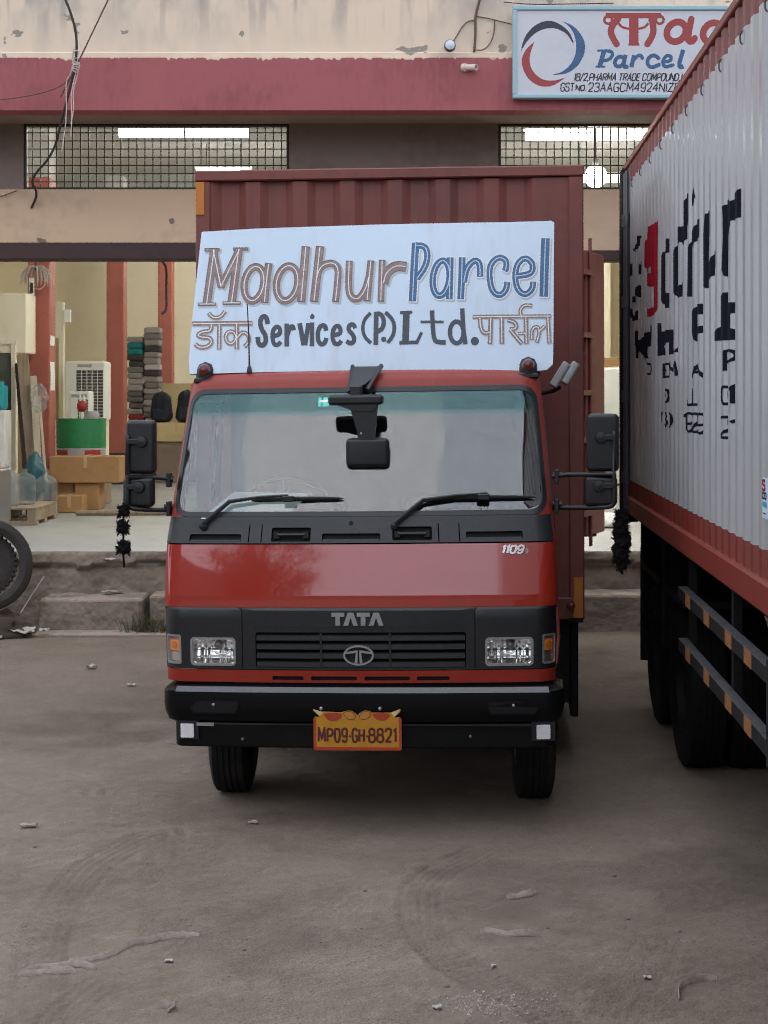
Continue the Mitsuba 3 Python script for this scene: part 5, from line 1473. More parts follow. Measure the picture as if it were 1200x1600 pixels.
add('corner_post', xf(bx(BX1 - .095, BX1, BY0, BY0 + .12, BZ0, BZ1 - .072, .008), TBX), 'm_container', CB)
add('top_rail', xf(noisy(bx(BX0 - .004, BX1 + .004, BY0 - .006, BY0 + .12, BZ1 - .07, BZ1, .008), .004, 3.0, 4, .08), TBX), 'm_container', CB, smooth=30)
add('bottom_rail', xf(bx(BX0, BX1, BY0 - .003, BY0 + .12, BZ0, BZ0 + .14, .008), TBX), 'm_container', CB)
for k, (sx, nm) in enumerate(((BX0, 'left'), (BX1, 'right'))):
    yy = [BY0 + .12]
    oo = [0.0]
    y = BY0 + .2
    while y + per < BY1 - .1:
        for dy, o in ((0, 0), (.03, .03), (.16, .03), (.19, 0)):
            yy.append(y + dy)
            oo.append(o)
        y += per
    yy.append(BY1)
    oo.append(0.0)
    s = 1 if k else -1
    w = grid(np.stack([np.stack([sx - s * (np.array(oo) + .006), np.array(yy), np.full(len(yy), z)], -1) for z in (BZ0, BZ1)], 1))
    add('side_wall', xf(w, TBX), 'm_container', CB)
add('roof', xf(bx(BX0 + .01, BX1 - .01, BY0 + .12, BY1, BZ1 - .03, BZ1 - .006), TBX), 'm_container', CB)
add('floor', xf(bx(BX0 + .01, BX1 - .01, BY0 + .12, BY1, BZ0, BZ0 + .1), TBX), 'm_container', CB)
add('reflector', xf(bx(BX0 + .004, BX0 + .058, BY0 - .010, BY0 - .001, 3.515, 3.725), TBX), 'm_orange', CB, 'orange reflector plate at the upper left corner')
add('reflector', xf(bx(BX1 - .068, BX1 - .010, BY0 - .012, BY0 - .004, .945, 1.20), TBX), 'm_orange', CB, 'orange reflector plate at the lower right corner')
lb = add('lamp_bracket', xf(bx(BX1 - .10, BX1 - .01, BY0 - .012, BY0 - .004, .915, .943), TBX), 'm_chassis', CB)
add('marker_lamp', xf(lathe([(0, -.03), (.022, -.024), (.028, .0)], 14, 'y'), TBX @ mv(BX1 - .085, BY0 - .012, 1.02)), 'm_marker_lens', CB)
for s, px in ((1, BX1), (-1, BX0)):
    c0 = np.array([px + s * .03, BY1 - .02])
    M = TBX @ mv(c0[0], c0[1], 0) @ rot(-19 if s > 0 else 8, [0, 0, 1])
    dr_ = add('rear_door', xf(bx(-.03, .045, .46, 1.10, 1.0, 3.74, .01) if s > 0 else bx(BX0 - c0[0] + .03, -c0[0], -.02, .03, 1.0, 3.74), M), 'm_container', CB, 'dark red rear door swung open to the right' if s > 0 else None)
    if s > 0:
        add('lock_rod', xf(cat(tube([(.06, .56, .9), (.06, .56, 3.86)], .018, 8), tube([(-.045, .52, 1.05), (-.045, .52, 3.80)], .014, 8), *[bx(-.07, .085, .0, .58, z, z + .05) for z in (1.2, 1.9, 2.35, 2.9, 3.5)]), M), 'm_container', dr_)
        for z in (2.62, 2.75, 2.05, 1.85):
            add('rivet', xf(lathe([(0, -.01), (.02, -.006), (.022, .004)], 10, 'y'), M @ mv(.01, .455, z)), 'm_silver', dr_)
# chassis, wheels, flaps
local('chassis', cat(bx(-.42, -.34, .25, 6.3, .62, .86), bx(.34, .42, .25, 6.3, .62, .86), *[bx(-.34, .34, y, y + .08, .66, .82) for y in (.5, 1.6, 2.6, 3.6, 4.6, 5.6)], bx(-.95, .95, 1.9, 6.3, .86, .925), rbox(-.38, .38, .35, 1.5, .72, 1.3, .08, 3), bx(-.95, -.5, 2.3, 3.3, .45, .85, .03), bx(.5, .95, 2.2, 3.0, .45, .85, .03)), 'm_chassis', M=TB)
local('front_axle', cat(tube([(-.8, 1.0, .40), (.8, 1.0, .40)], .055, 10), bx(-.5, .5, .92, 1.08, .34, .5, .02)), 'm_chassis', M=TB)
local('rear_axle', cat(tube([(-.85, 4.4, .40), (.85, 4.4, .40)], .07, 10), rbox(-.2, .2, 4.2, 4.6, .22, .6, .1, 4)), 'm_chassis', M=TB)


def wheel(x, y, label, steer=0, parent=K, M0=TB, r=.405, w=.215, tm='m_rubber'):
    pr = [(r * .56, -w * .44), (r * .62, -w * .48), (r * .80, -w * .53), (r * .93, -w * .47), (r * .985, -w * .40)]
    n, gr = 5, .010
    for k in range(n):
        a, b = -w * .40 + w * .8 * k / n, -w * .40 + w * .8 * (k + 1) / n
        pr += [(r - .002 * abs(k - 2) ** 1.5, a + .006), (r - .002 * abs(k - 2) ** 1.5, b - .006)]
        if k < n - 1:
            pr += [(r - gr, b - .004), (r - gr, b + .004)]
    pr += [(r * .985, w * .40), (r * .93, w * .47), (r * .80, w * .53), (r * .62, w * .48), (r * .56, w * .44)]
    M = M0 @ mv(x, y, r - .008) @ rot(steer, [0, 0, 1])
    k = numbered(parent + '__wheel')
    scene[k] = mikit.ply(xf(lathe(pr, 56, 'x'), M), tm, smooth=35)
    if label:
        labels[k] = {'label': label}
    add('rim', xf(lathe([(r * .57, -w * .46), (r * .5, -w * .42), (r * .46, -w * .1), (r * .2, 0), (r * .12, .05), (0, .06)], 32, 'x'), M), 'm_steel_grey' if tm == 'm_rubber' else 'm_chassis', k, smooth=35)
    add('hub', xf(lathe([(r * .28, -w * .3), (r * .28, w * .4), (0, w * .42)], 20, 'x'), M), 'm_chassis', k, smooth=35)


wheel(-.830, 1.0, 'left front wheel', 3)
wheel(.940, 1.0, 'right front wheel in shadow', 3)
for x in (-1.02, -.76, .76, 1.02):
    wheel(x, 4.4, None)
for s in (-1, 1):
    local('mud_flap', bx(s * 1.0 - .18, s * 1.0 + .18, 1.86, 1.875, .38, .93), 'm_rubber', M=TB)
    local('side_guard', cat(bx(s * 1.21 - .025, s * 1.21 + .025, 1.8, 3.7, .30, .92, .01)), 'm_chassis', M=TB)  # guards reach low to keep light from under the truck
local('inner_wing', cat(*[bx(s * .98 - .06, s * .98 + .06, .5, 1.6, .82, .9, .01) for s in (-1, 1)]), 'm_chassis', M=TB)

# ------------------------------------------------------------------ the painted board on the cab roof
N = thing('roof_board', 'hand-painted bluish white name board leaning back on the truck cab roof', 'signboard')


def board(u, v, o):
    """u across in metres from the middle, v up from 0 to 1."""
    warp = .010 * np.sin(u * 3.1 + .5) * np.sin(v * 3.0) + .02 * np.clip(-u - .8, 0, 1) * (1 - v) * 2
    n = np.array([0, -.928, .373])
    return np.stack([.014 + .012 * v + u, .62 + .35 * v - warp, 2.475 + .872 * v], -1) + n * o


def bd(px, py):
    """Drawing units (1/270 m or so) of the lettering sheet to the board's u and v."""
    v = (581.5 - py) / 228.0
    return (px - (577 + 12.5 * v)) / (274.7 - 10.4 * v), v


def c1(p, k=0):
    return [(280 + 300 * k + x / 4, 340 + y / 4) for x, y in p]


outl = Polygon([bd(*q) for q in ((293, 581), (291, 560), (300, 470), (313, 358), (400, 354), (480, 352.5), (600, 350.5), (700, 350), (800, 350), (862, 349), (866, 352), (865, 420), (864, 500), (862.5, 570), (853, 578.5), (840, 580), (700, 577), (560, 577), (400, 579))])
UB, VB = np.linspace(-1.1, 1.1, 23), np.linspace(0, 1, 9)
add('panel', xf(conform(outl, board, UB, VB, 0.0, .016), TN), 'm_board', N, smooth=30)
add('support', xf(cat(*[tube([(x, .98, 3.30), (x, 1.25, 2.52)], .016, 6) for x in (-.8, 0, .8)], tube([(-.98, .66, 2.47), (.98, .66, 2.47)], .012, 6)), TN), 'm_chassis', N)


def S1(p, w, k=0, smooth=True, cap='flat'):
    return stroke(c1(p, k), w / 4, smooth, cap)


madhur, lines = [], []


def ml(p, w, k=0, smooth=True, cap='flat', inline=True, dest=None):
    (madhur if dest is None else dest[0]).append(S1(p, w * 1.12, k, smooth, cap))
    if inline:
        (lines if dest is None else dest[1]).append(S1(p, 5.5, k, smooth))


def elp(cx, cy, rx, ry, sl=0.0, a0=0, a1=360):
    a = np.radians(np.linspace(a0, a1, 33))
    return [(cx + rx * math.cos(t) - sl * ry * math.sin(t), cy + ry * math.sin(t)) for t in a]


ml([(212, 190), (160, 535)], 46, 0, False)
ml([(368, 190), (318, 530)], 46, 0, False)
ml([(205, 190), (252, 430)], 38, 0, False)
ml([(372, 190), (250, 430)], 38, 0, False)
for a, b, y in ((105, 218, 536), (262, 376, 530), (150, 246, 190), (332, 428, 188)):
    ml([(a, y), (b, y)], 17, 0, False, inline=y > 300)
ml(elp(462, 410, 62, 108, .12), 40)
ml([(558, 282), (540, 400), (528, 530)], 42)
ml(elp(672, 410, 68, 110, .12), 40)
ml([(794, 178), (778, 350), (760, 528)], 46)
ml([(884, 178), (864, 350), (842, 528)], 46)
ml([(856, 400), (880, 310), (950, 280), (1000, 310), (992, 420), (978, 530)], 38)
ml([(1068, 275), (1060, 430), (1070, 500), (1120, 522), (1168, 460), (1190, 380)], 38)
ml([(1204, 275), (1190, 400), (1178, 528)], 38)
ml([(75, 272), (70, 400), (64, 532)], 36, 1)
ml([(80, 420), (100, 350), (160, 308), (225, 318)], 55, 1)
mad, mlin = unary_union(madhur), unary_union(lines)
pa, pl_ = [], []
D = (pa, pl_)
ml([(285, 166), (272, 360), (262, 534)], 42, 1, dest=D)
ml([(282, 182), (345, 188), (362, 245), (345, 320), (290, 395)], 36, 1, dest=D)
ml(elp(442, 392, 52, 110, .10), 36, 1, dest=D)
ml([(500, 262), (496, 400), (492, 524)], 38, 1, dest=D)
ml([(574, 262), (570, 400), (562, 524)], 38, 1, dest=D)
ml([(582, 420), (600, 330), (650, 278), (684, 300), (684, 386)], 36, 1, dest=D)
ml([(836, 352), (848, 330), (846, 280), (796, 262), (746, 310), (740, 390), (758, 480), (806, 508), (846, 470), (852, 420)], 34, 1, dest=D)
ml([(905, 385), (1008, 372), (1010, 300), (960, 266), (912, 310), (898, 390), (914, 470), (960, 505), (1006, 470), (1012, 420)], 34, 1, dest=D)
ml([(1090, 148), (1082, 330), (1076, 514)], 48, 1, dest=D)
par, plin = unary_union(pa), unary_union(pl_)
sv = []
for w, p in ((30, [(548, 662), (540, 620), (515, 612), (498, 645), (506, 692), (536, 735), (534, 782), (508, 798), (486, 780), (484, 742)]), (27, [(580, 738), (626, 728), (626, 690), (604, 676), (580, 700), (576, 750), (588, 792), (614, 792), (630, 772)]), (30, [(668, 662), (668, 802)]),
             (26, [(674, 730), (690, 682), (708, 676), (714, 702)]), (30, [(750, 660), (776, 796)]), (28, [(806, 660), (784, 796)]), (28, [(828, 656), (828, 802)]), (28, [(918, 708), (912, 676), (886, 674), (866, 706), (864, 764), (884, 794), (910, 784), (920, 752)]),
             (27, [(956, 736), (1010, 728), (1008, 690), (986, 674), (962, 700), (956, 750), (970, 790), (998, 790), (1014, 770)]), (27, [(1102, 694), (1090, 668), (1062, 676), (1058, 706), (1092, 738), (1096, 776), (1070, 790), (1046, 772)]), (22, [(1200, 602), (1160, 640), (1146, 694), (1160, 750), (1200, 786)])):
    sv.append(S1(p, w, 0, len(p) > 3 or p[0][0] == 674, 'flat'))
sv.append(Polygon(c1([(830, 598), (816, 618), (818, 630), (830, 636), (842, 630), (846, 618)])))
for w, p in ((30, [(35, 596), (30, 798)]), (28, [(34, 604), (70, 612), (84, 655), (74, 700), (40, 718)]), (24, [(92, 598), (140, 645), (150, 700), (136, 750), (104, 786)]), (42, [(224, 598), (216, 786)]), (18, [(184, 602), (260, 600)]), (22, [(178, 786), (296, 784)]), (20, [(286, 788), (318, 724)]),
             (28, [(384, 590), (388, 700), (396, 775), (430, 786), (468, 786)]), (15, [(312, 660), (456, 662)]), (27, elp(536, 726, 42, 66)), (28, [(572, 580), (576, 700), (590, 798)])):
    sv.append(S1(p, w, 1, len(p) > 2))
sv += [Point(c1([(80, 764)], 1)[0]).buffer(4), Point(c1([(648, 780)], 1)[0]).buffer(6.3)]
srv = unary_union(sv)
dk, dl = [], []
D = (dk, dl)
ml([(70, 657), (450, 657)], 27, 0, False, dest=D)
ml([(172, 590), (192, 616), (225, 624), (256, 610), (276, 580)], 24, dest=D)
ml([(190, 662), (186, 704), (136, 706), (98, 728), (130, 742), (184, 744), (192, 780), (150, 806), (104, 800), (88, 782)], 26, dest=D)
ml([(240, 662), (238, 816)], 26, 0, False, dest=D)
ml([(350, 662), (350, 816)], 26, 0, False, dest=D)
ml(elp(312, 744, 32, 38), 24, dest=D)
ml([(352, 745), (388, 708), (426, 728), (428, 774), (398, 802)], 24, dest=D)
ml([(635, 633), (1120, 633)], 22, 1, False, dest=D)
ml([(680, 640), (684, 700), (704, 736), (746, 726)], 24, 1, dest=D)
ml([(748, 640), (742, 798)], 26, 1, False, dest=D)
ml([(815, 640), (815, 798)], 26, 1, False, dest=D)
ml([(852, 654), (900, 668), (908, 706), (866, 712)], 24, 1, dest=D)
ml([(866, 712), (938, 798)], 24, 1, False, dest=D)
ml([(915, 736), (965, 736)], 18, 1, False, dest=D)
ml([(965, 640), (966, 798)], 26, 1, False, dest=D)
ml([(940, 640), (926, 596), (956, 562), (1004, 568)], 22, 1, dest=D)
ml([(1000, 776), (1000, 712), (1036, 690), (1050, 730), (1030, 792)], 22, 1, dest=D)
ml([(1046, 724), (1084, 690)], 20, 1, False, dest=D)
ml([(1100, 640), (1108, 798)], 24, 1, False, dest=D)
dak, dlin = unary_union(dk), unary_union(dl)


def paint(g, m, o, label=None, name='lettering'):
    def w(x, y):
        u, v = bd(np.asarray(x), np.asarray(y))
        return u, v
    g = shapely.transform(g.simplify(.06), lambda a: np.stack(w(a[:, 0], a[:, 1]), 1))
    add(name, xf(conform(g.buffer(0).intersection(outl), board, UB, VB, o, .0012), TN), m, N, label)


sh = unary_union([affinity.translate(mad.buffer(1.2), 2.2, 2.4), affinity.translate(par.buffer(1.6), 1.8, 2.0), affinity.translate(dak.buffer(.3), 1, 1.2)])
paint(sh, 'm_ink_shade', .0016, name='lettering_shade')
paint(par.buffer(1.5), 'm_ink_white', .0028, name='lettering_halo')
paint(mad, 'm_ink_brown', .0028, 'large faded brown lettering Madhur')
paint(mad.difference(mad.buffer(-.8)), 'm_ink_edge', .0054, name='lettering_edge')
paint(mlin.intersection(mad.buffer(-1.2)), 'm_ink_white', .0054, name='lettering_highlight')
paint(par, 'm_ink_blue', .0042, 'large blue lettering Parcel')
paint(plin.intersection(par.buffer(-1.0)), 'm_ink_pale', .0056, name='lettering_highlight')
paint(srv, 'm_ink_slate', .0028, 'dark lettering Services (P.) Ltd.')
paint(dak, 'm_ink_brown', .0028, 'brown Hindi lettering at both ends of the lower line')
paint(dlin.intersection(dak.buffer(-.7)), 'm_ink_white', .0042, name='lettering_highlight')

# ------------------------------------------------------------------ black charms hung on the mirrors
def charm(x, y, z, knots, tail, label):
    Q = thing('hanging_charm', label, 'charm')
    add('string', xf(tube(chaikin([(x, y, z + .05), (x + .004, y, z - .1), (x - .003, y, knots[-1][0]), (x + .006, y, tail)], 2), .006, 6), TB), 'm_black_charm', Q)
    for k, (zc, r) in enumerate(knots):
        m = blob((x + .005 * (-1) ** k, y, zc), (r * .8, r * .7, r * .9), .5, 30 + k)
        m = cat(m, *[tube([(x, y, zc), (x + r * rng.uniform(.85, 1.15) * math.cos(a), y + r * .7 * math.sin(a), zc + rng.uniform(-1.3, 1) * r)], [.007, .0015], 4) for a in np.linspace(0, 31, 110)])
        add('tassel', xf(m, TB), 'm_black_charm', Q)


charm(-1.310, .22, 1.71, [(1.715, .036), (1.625, .040), (1.512, .042)], 1.40, 'black tasselled charm string hanging from the left mirrors')
charm(1.412, .30, 1.72, [(1.70, .04), (1.63, .05), (1.56, .055), (1.49, .05), (1.43, .03)], 1.38, 'thick black tassel charm hanging from the right mirrors')
Q = thing('hanging_rag', 'dark ragged cloth hanging from the open rear door of the red truck', 'rag')
add('cloth', xf(noisy(bx(1.50, 1.60, 7.20, 7.22, .98, 1.42), .03, 5, 3, .04), TB), 'm_black_charm', Q)


# ================================================================== the white container trailer on the right
R = thing('container_trailer', 'long white corrugated container trailer with red edges parked at the right', 'trailer')
KS = .0551
nn = np.array([-1.0, KS, 0]) / math.hypot(1, KS)
PER, CD = .19, .020
S0, S1_ = -1.0, 11.95


def flat_side(u, v, o):
    """u along the trailer (world depth), v height; o outwards, towards the red truck."""
    return np.stack([1.166 + KS * u, u, v], -1) + np.multiply.outer(np.broadcast_to(o, np.shape(u)), nn)


KX, KO = np.array([0, .066, .098, .158, .19]), np.array([0, 0, -CD, -CD, 0])


def ribs(u, v, o):
    t = np.mod(np.asarray(u, float), PER)
    return flat_side(u, v, np.interp(t, KX, KO) + o)


cuts = np.sort(np.concatenate([np.arange(0, 13, PER) + k for k in KX[:-1]]))
white = conform(sbox(S0, 1.73, S1_ - .5, 3.915), ribs, cuts, None, 0, 0)
sp = add('side_panel', white, 'm_trailer_white', R, label='greyish white corrugated side')
add('side_panel', conform(sbox(S0, 1.61, S1_ - .5, 1.73).union(sbox(S0, 3.915, S1_ - .5, 4.045)), ribs, cuts, None, 0, 0), 'm_trailer_red', R, label='red painted top and bottom edge of the corrugated side')


def side_box(s0, s1, z0, z1, o0, o1, m, name, parent=R, label=None, r=0, **kw):
    """A box along the trailer side; o from o0 to o1 outwards."""
    b = bx(s0, s1, -o1, -o0, z0, z1, r)
    d = np.array([KS, 1, 0]) / math.hypot(1, KS)
    M = np.eye(4)
    M[:3, 0], M[:3, 1], M[:3, 2] = d, -nn, [0, 0, 1]
    M[:3, 3] = [1.166, 0, 0]
    return add(name, xf(b, M), m, parent, label, **kw)


side_box(S0, S1_, 4.04, 4.088, -.07, .012, 'm_trailer_red', 'top_rail', label='red top rail', r=.006)
side_box(S0, S1_, 1.485, 1.615, -.06, .020, 'm_trailer_red', 'bottom_rail', label='red bottom rail', r=.012)
side_box(S1_ - .5, S1_ - .02, 1.615, 4.04, -.05, -.005, 'm_steel_grey', 'door_leaf', label='dark folded-back rear door edge')
side_box(S1_ - .16, S1_ + .06, 1.40, 4.06, -.10, .028, 'm_chassis', 'corner_post', r=.01)
for k, s in enumerate((S1_ - .30, S1_ - .44)):
    d = np.array([KS, 1, 0])
    p = np.array([1.166, 0, 0]) + d * s + nn * .018
    add('lock_rod', cat(tube([p + [0, 0, 1.45], p + [0, 0, 4.0]], .014, 8), *[tube([p + [0, 0, z], p + [0, 0, z + .09]], .024, 8) for z in (1.7, 2.3, 3.0, 3.6)]), 'm_lamp_grey', R)
side_box(S0, S1_, 1.49, 4.08, -2.48, -2.42, 'm_trailer_white', 'far_side')
side_box(S0, S1_, 4.05, 4.075, -2.42, -.07, 'm_trailer_red', 'roof')
side_box(S0, S1_, 1.50, 1.58, -2.42, -.07, 'm_chassis', 'floor')
side_box(S0, S0 + .05, 1.5, 4.05, -2.42, -.07, 'm_trailer_white', 'front_wall')
side_box(S1_ - .05, S1_, 1.5, 4.05, -2.42, -.1, 'm_trailer_red', 'rear_wall')
for k in range(12):
    s = 6.15 + .57 * k - .57
    p0 = flat_side(np.array([s]), np.array([3.88]), .0)[0]
    d = np.array([KS, 1, 0])
    add('lashing_hook', tube(chaikin([p0 + nn * .0 + [0, 0, -.030], p0 + nn * .010 + [0, 0, -.02], p0 + nn * .011 + [0, 0, .012], p0 - d * .012 + nn * .006 + [0, 0, .026], p0 - d * .02 + [0, 0, .026]]), .004, 6), 'm_lamp_grey', R, smooth=True)


def tl(g, m, o=.0025, label=None, flat=False):
    add('lettering', conform(g, ribs, cuts, None, o, 0), m, R, label)


def word(t, s_far, s_near, z, h, wid, sl=0.0):
    """Lettering that reads from the far end towards the near end."""
    g = text2(t, h, wid, sl, s_far - s_near - wid)
    return affinity.affine_transform(g, [-1, 0, 0, 1, s_far - wid / 2, z])


# fragments of the worn lettering: outlines (metres along the trailer, height) of what is left of each stroke
INK = [[(11.22, 3.4), (11.01, 3.416), (11.01, 3.47), (10.66, 3.435), (10.66, 3.425), (10.82, 3.432), (10.82, 3.383), (11.04, 3.377), (11.18, 3.361)], [(11.49, 3.301), (11.29, 3.313), (11.29, 3.22), (11.49, 3.22)], [(10.85, 3.254), (10.68, 3.261), (10.68, 3.193), (10.85, 3.185)], [(11.11, 3.099), (10.95, 3.123), (10.72, 3.1), (10.72, 3.025), (10.94, 3.032), (11.11, 3.064)], [(11.34, 3.05), (11.11, 3.064), (11.04, 3.01), (11.29, 3.018)], [(11.53, 2.988), (11.31, 2.976), (11.2, 2.92), (10.98, 2.95), (10.98, 2.88), (11.29, 2.884), (11.49, 2.942)], [(9.35, 3.283), (9.2, 3.271), (9.2, 3.192), (9.4, 3.198), (9.43, 2.973), (9.23, 2.948), (9.25, 2.866), (9.41, 2.873), (9.58, 2.934), (9.6, 3.193), (9.49, 3.217), (9.35, 3.212)], [(8.81, 3.296), (8.56, 3.272), (8.56, 3.171), (8.76, 3.207), (8.85, 3.176), (8.86, 2.957), (8.61, 2.972), (8.61, 2.901), (8.85, 2.894), (9.01, 2.944), (9.01, 3.168), (8.89, 3.203), (8.81, 3.212)], [(8.56, 3.406), (8.5, 3.436), (8.39, 3.429), (8.39, 3.277), (8.44, 3.24), (8.51, 3.204), (8.56, 3.187)], [(8.39, 3.138), (8.27, 3.2), (8.1, 3.251), (7.98, 3.247), (7.98, 3.156), (8.16, 3.148), (8.24, 3.124), (8.27, 2.868), (8.42, 2.878)], [(8.3, 3.368), (8.25, 3.388), (8.18, 3.436), (8.16, 3.382), (8.19, 3.344), (8.27, 3.343)], [(7.79, 3.25), (7.64, 3.248), (7.64, 3.165), (7.68, 2.983), (7.57, 3.031), (7.46, 3.035), (7.46, 2.959), (7.58, 2.926), (7.71, 2.906), (7.72, 2.872), (7.83, 2.887), (7.84, 3.156)], [(7.26, 3.22), (7.06, 3.23), (7.06, 3.214), (6.82, 3.246), (6.82, 3.12), (7.03, 3.13), (7.08, 3.076), (7.1, 2.875), (7.21, 2.895), (7.27, 2.93), (7.23, 3.074), (7.24, 3.186)]]
INK2 = [[(11.18, 2.805), (11.0, 2.804), (10.91, 2.738), (10.72, 2.731), (10.47, 2.769), (10.18, 2.763), (10.18, 2.8), (10.07, 2.8), (10.12, 2.671), (10.3, 2.67), (10.35, 2.625), (10.24, 2.589), (10.59, 2.605), (10.66, 2.634), (10.85, 2.653), (10.91, 2.599), (11.04, 2.616), (11.04, 2.701), (11.18, 2.719)], [(9.82, 2.801), (9.67, 2.794), (9.66, 2.736), (9.25, 2.737), (9.09, 2.729), (9.05, 2.607), (8.94, 2.603), (8.89, 2.63), (8.88, 2.596), (9.25, 2.585), (9.25, 2.666), (9.49, 2.65), (9.46, 2.591), (9.8, 2.595), (9.82, 2.686)], [(8.25, 2.788), (8.1, 2.817), (7.88, 2.81), (7.88, 2.758), (8.07, 2.763), (8.1, 2.698), (7.88, 2.703), (7.88, 2.668), (8.07, 2.66), (8.1, 2.61), (8.21, 2.65), (8.27, 2.715)], [(7.52, 2.638), (7.4, 2.666), (7.36, 2.674), (7.33, 2.794), (7.24, 2.821), (7.1, 2.816), (7.1, 2.766), (6.94, 2.761), (6.93, 2.721), (7.03, 2.713), (7.04, 2.651), (6.91, 2.618), (6.91, 2.592), (7.1, 2.597), (7.33, 2.603), (7.52, 2.607)]]
RED = [[(10.3, 3.458), (10.12, 3.448), (9.91, 3.44), (9.75, 3.438), (9.75, 3.342), (9.82, 3.343), (9.75, 3.305), (9.81, 3.161), (9.98, 3.131), (10.3, 3.149), (10.5, 3.218), (10.47, 3.377), (10.3, 3.418)], [(10.33, 3.149), (9.98, 3.131), (9.85, 3.152), (9.82, 2.986), (9.87, 2.876), (10.12, 2.858), (10.39, 2.871), (10.39, 2.924), (10.24, 2.916), (10.24, 3.06), (10.33, 3.073)]]
REDHOLE = [[(10.3, 3.155), (10.18, 3.237), (10.12, 3.174), (10.15, 3.14)], [(10.23, 3.052), (9.98, 3.048), (9.98, 2.914), (10.23, 2.915)]]
for q in INK:
    tl(Polygon(q).buffer(0), 'm_trailer_ink')
for q in INK2:
    tl(Polygon(q).buffer(0), 'm_trailer_ink')
for q in RED:
    tl(Polygon(q).buffer(0).difference(unary_union([Polygon(h) for h in REDHOLE])), 'm_trailer_crimson', label='part of a big crimson initial painted over the corrugations')


def thin(t, s_far, s_near, z, h, wid=.013, k=3.2, sl=0.0):
    """Thin lettering stretched along the trailer."""
    g = text2(t, h, wid, sl, (s_far - s_near) / k - wid)
    return affinity.affine_transform(g, [-k, 0, 0, 1, s_far - wid * k / 2, z])


for t, a, b, z, h in (('D', 10.39, 10.08, 2.49, .065), ('EM', 9.50, 8.90, 2.46, .075), ('A', 8.27, 7.92, 2.44, .085), ('P', 7.24, 6.98, 2.46, .09), ('0', 9.48, 9.26, 2.31, .07), ('JL', 8.46, 8.06, 2.30, .085), ('01', 7.29, 6.98, 2.31, .075),
                      ('730', 9.68, 9.10, 2.167, .075), ('1929', 8.58, 7.90, 2.158, .09), ('21', 7.36, 6.92, 2.152, .09)):
    tl(thin(t, a, b, z, h), 'm_trailer_ink')
stk = numbered(R + '__sticker')
sf = (lambda u, v, o: flat_side(u, v, o + .003))
scene[stk] = mikit.ply(conform(sbox(6.08, 1.86, 6.24, 2.02), sf, None, None, .001, .003), 'm_ink_pale')
labels[stk] = {'label': 'small printed sticker at the right edge of the trailer side'}
add('print', conform(unary_union([word('S', 6.235, 6.175, 1.972, .036, .010)]), sf, None, None, .0035, .001), 'm_trailer_crimson', stk)
add('print', conform(unary_union([word('CO', 6.235, 6.15, 1.938, .022, .006), word('-', 6.22, 6.16, 1.87, .02, .004)]), sf, None, None, .0035, .001), 'm_trailer_ink', stk)
add('print', conform(sbox(6.15, 1.905, 6.225, 1.925), sf, None, None, .0035, .001), 'm_teal_bright', stk)
# side guard with orange marks, landing wheels, frame, added light blockers
for z0, nm in ((1.205, 'upper'), (.915, 'lower')):
    a = side_box(6.22, 8.85, z0, z0 + .062, -.06, -.005, 'm_guard', 'guard_rail', label=f'{nm} rail of the dark side guard')
    side_box(6.22, 8.85, z0 + .0625, z0 + .067, -.055, -.006, 'm_steel_grey', 'dusty_edge', a)  # pale strip for sky light caught by the dusty rail top
    for s in (6.62, 7.12, 7.78, 8.45):
        side_box(s - .085, s + .085, z0 + .001, z0 + .070, -.0045, -.001, 'm_orange_dull', 'mark', a)
for s in (6.22, 7.35, 8.80):
    side_box(s - .03, s + .03, .86, 1.48, -.10, -.0605, 'm_chassis', 'guard_post')
side_box(6.16, 6.21, .88, 1.30, -.08, -.003, 'm_chassis', 'guard_end')
side_box(S0, S1_, 1.20, 1.48, -.92, -.80, 'm_chassis', 'frame_beam')
side_box(S0, S1_, 1.20, 1.48, -1.70, -1.58, 'm_chassis', 'frame_beam')
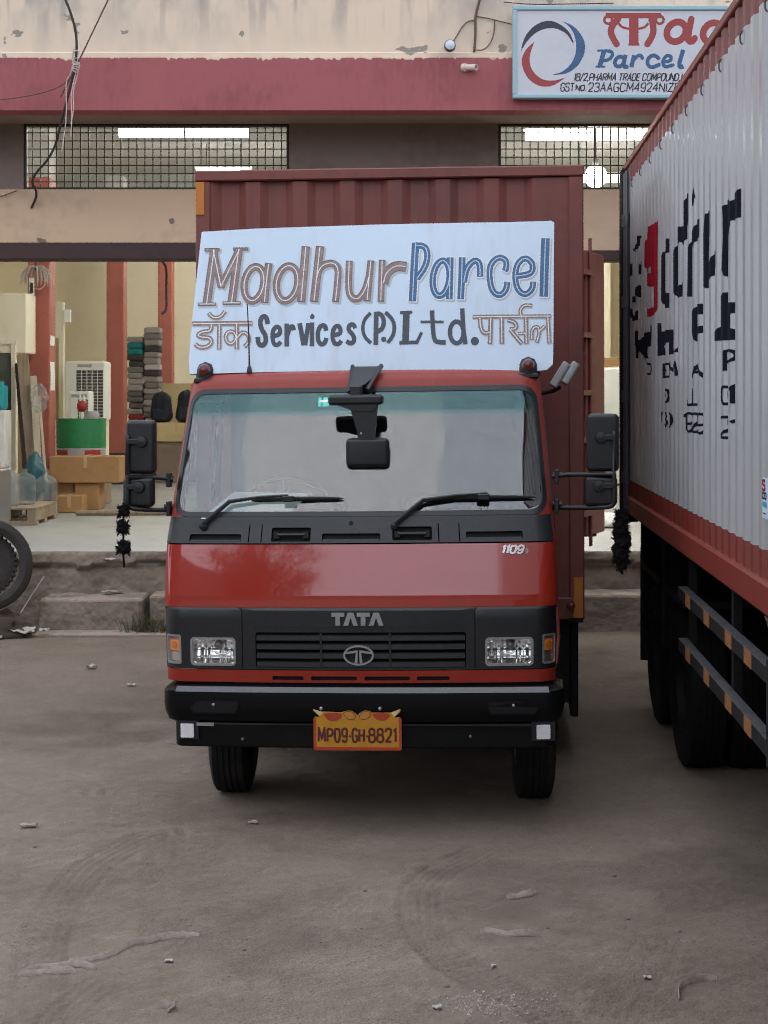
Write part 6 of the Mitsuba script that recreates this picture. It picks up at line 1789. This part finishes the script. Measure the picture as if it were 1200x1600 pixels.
for s in np.arange(-.5, 11.9, .9):
    side_box(s, s + .08, 1.40, 1.49, -2.35, -.1, 'm_chassis', 'cross_member')
side_box(11.80, 11.87, .70, 1.48, -2.3, -.12, 'm_chassis', 'rear_panel')  # plate added to close off light seen between the trailer wheels
side_box(10.53, 10.77, .62, 1.46, -.75, -.14, 'm_chassis', 'air_tank_box', r=.03)  # box added so that no light shows between the wheels
side_box(6.4, 9.3, .55, 1.30, -2.42, -2.2, 'm_chassis', 'far_tool_box', r=.03)  # added box that stops light entering under the far side
side_box(9.4, 11.8, .9, 1.40, -1.5, -1.0, 'm_chassis', 'suspension_box')  # added filler against light showing through above the axles
side_box(3.4, 6.0, .55, 1.30, -2.42, -1.9, 'm_chassis', 'fuel_tank', r=.05)  # added box, holds back far-side light further forward
ang = math.degrees(math.atan(KS))
for s in (10.0, 11.3):
    for o in (-.285, -.56, -1.85, -2.12):
        p = flat_side(np.array([s]), np.array([0.0]), o)[0]
        wheel(0, 0, None, 0, R, mv(*p) @ rot(-ang, [0, 0, 1]), .51, .25, 'm_rubber_shaded')
    pa_, pb_ = flat_side(np.array([s]), np.array([.5]), -.2)[0], flat_side(np.array([s]), np.array([.5]), -2.2)[0]
    add('axle', tube([pa_, pb_], .07, 10), 'm_chassis', R)
    side_box(s - .5, s + .5, 1.06, 1.10, -.72, -.12, 'm_chassis', 'mudguard')
side_box(11.88, 11.90, .35, 1.2, -.72, -.12, 'm_chassis', 'mud_flap')
for s in (11.25, 11.55):
    p = flat_side(np.array([s]), np.array([0]), -.25)[0]
    add('chain', tube(chaikin([p + [0, 0, 1.45], p + [.05, 0, 1.2], p + [.02, .1, 1.15], p + [0, .15, 1.45]]), .014, 6), 'm_chassis', R)
side_box(2.2, 3.2, .55, 1.3, -.5, -.1, 'm_chassis', 'tool_box', r=.03)
for s in (2.4, ):
    for o in (-.18, -2.24):
        p = flat_side(np.array([s - .9]), np.array([0.0]), o)[0]
        wheel(0, 0, None, 0, R, mv(*p) @ rot(-ang, [0, 0, 1]), .51, .25, 'm_rubber_shaded')
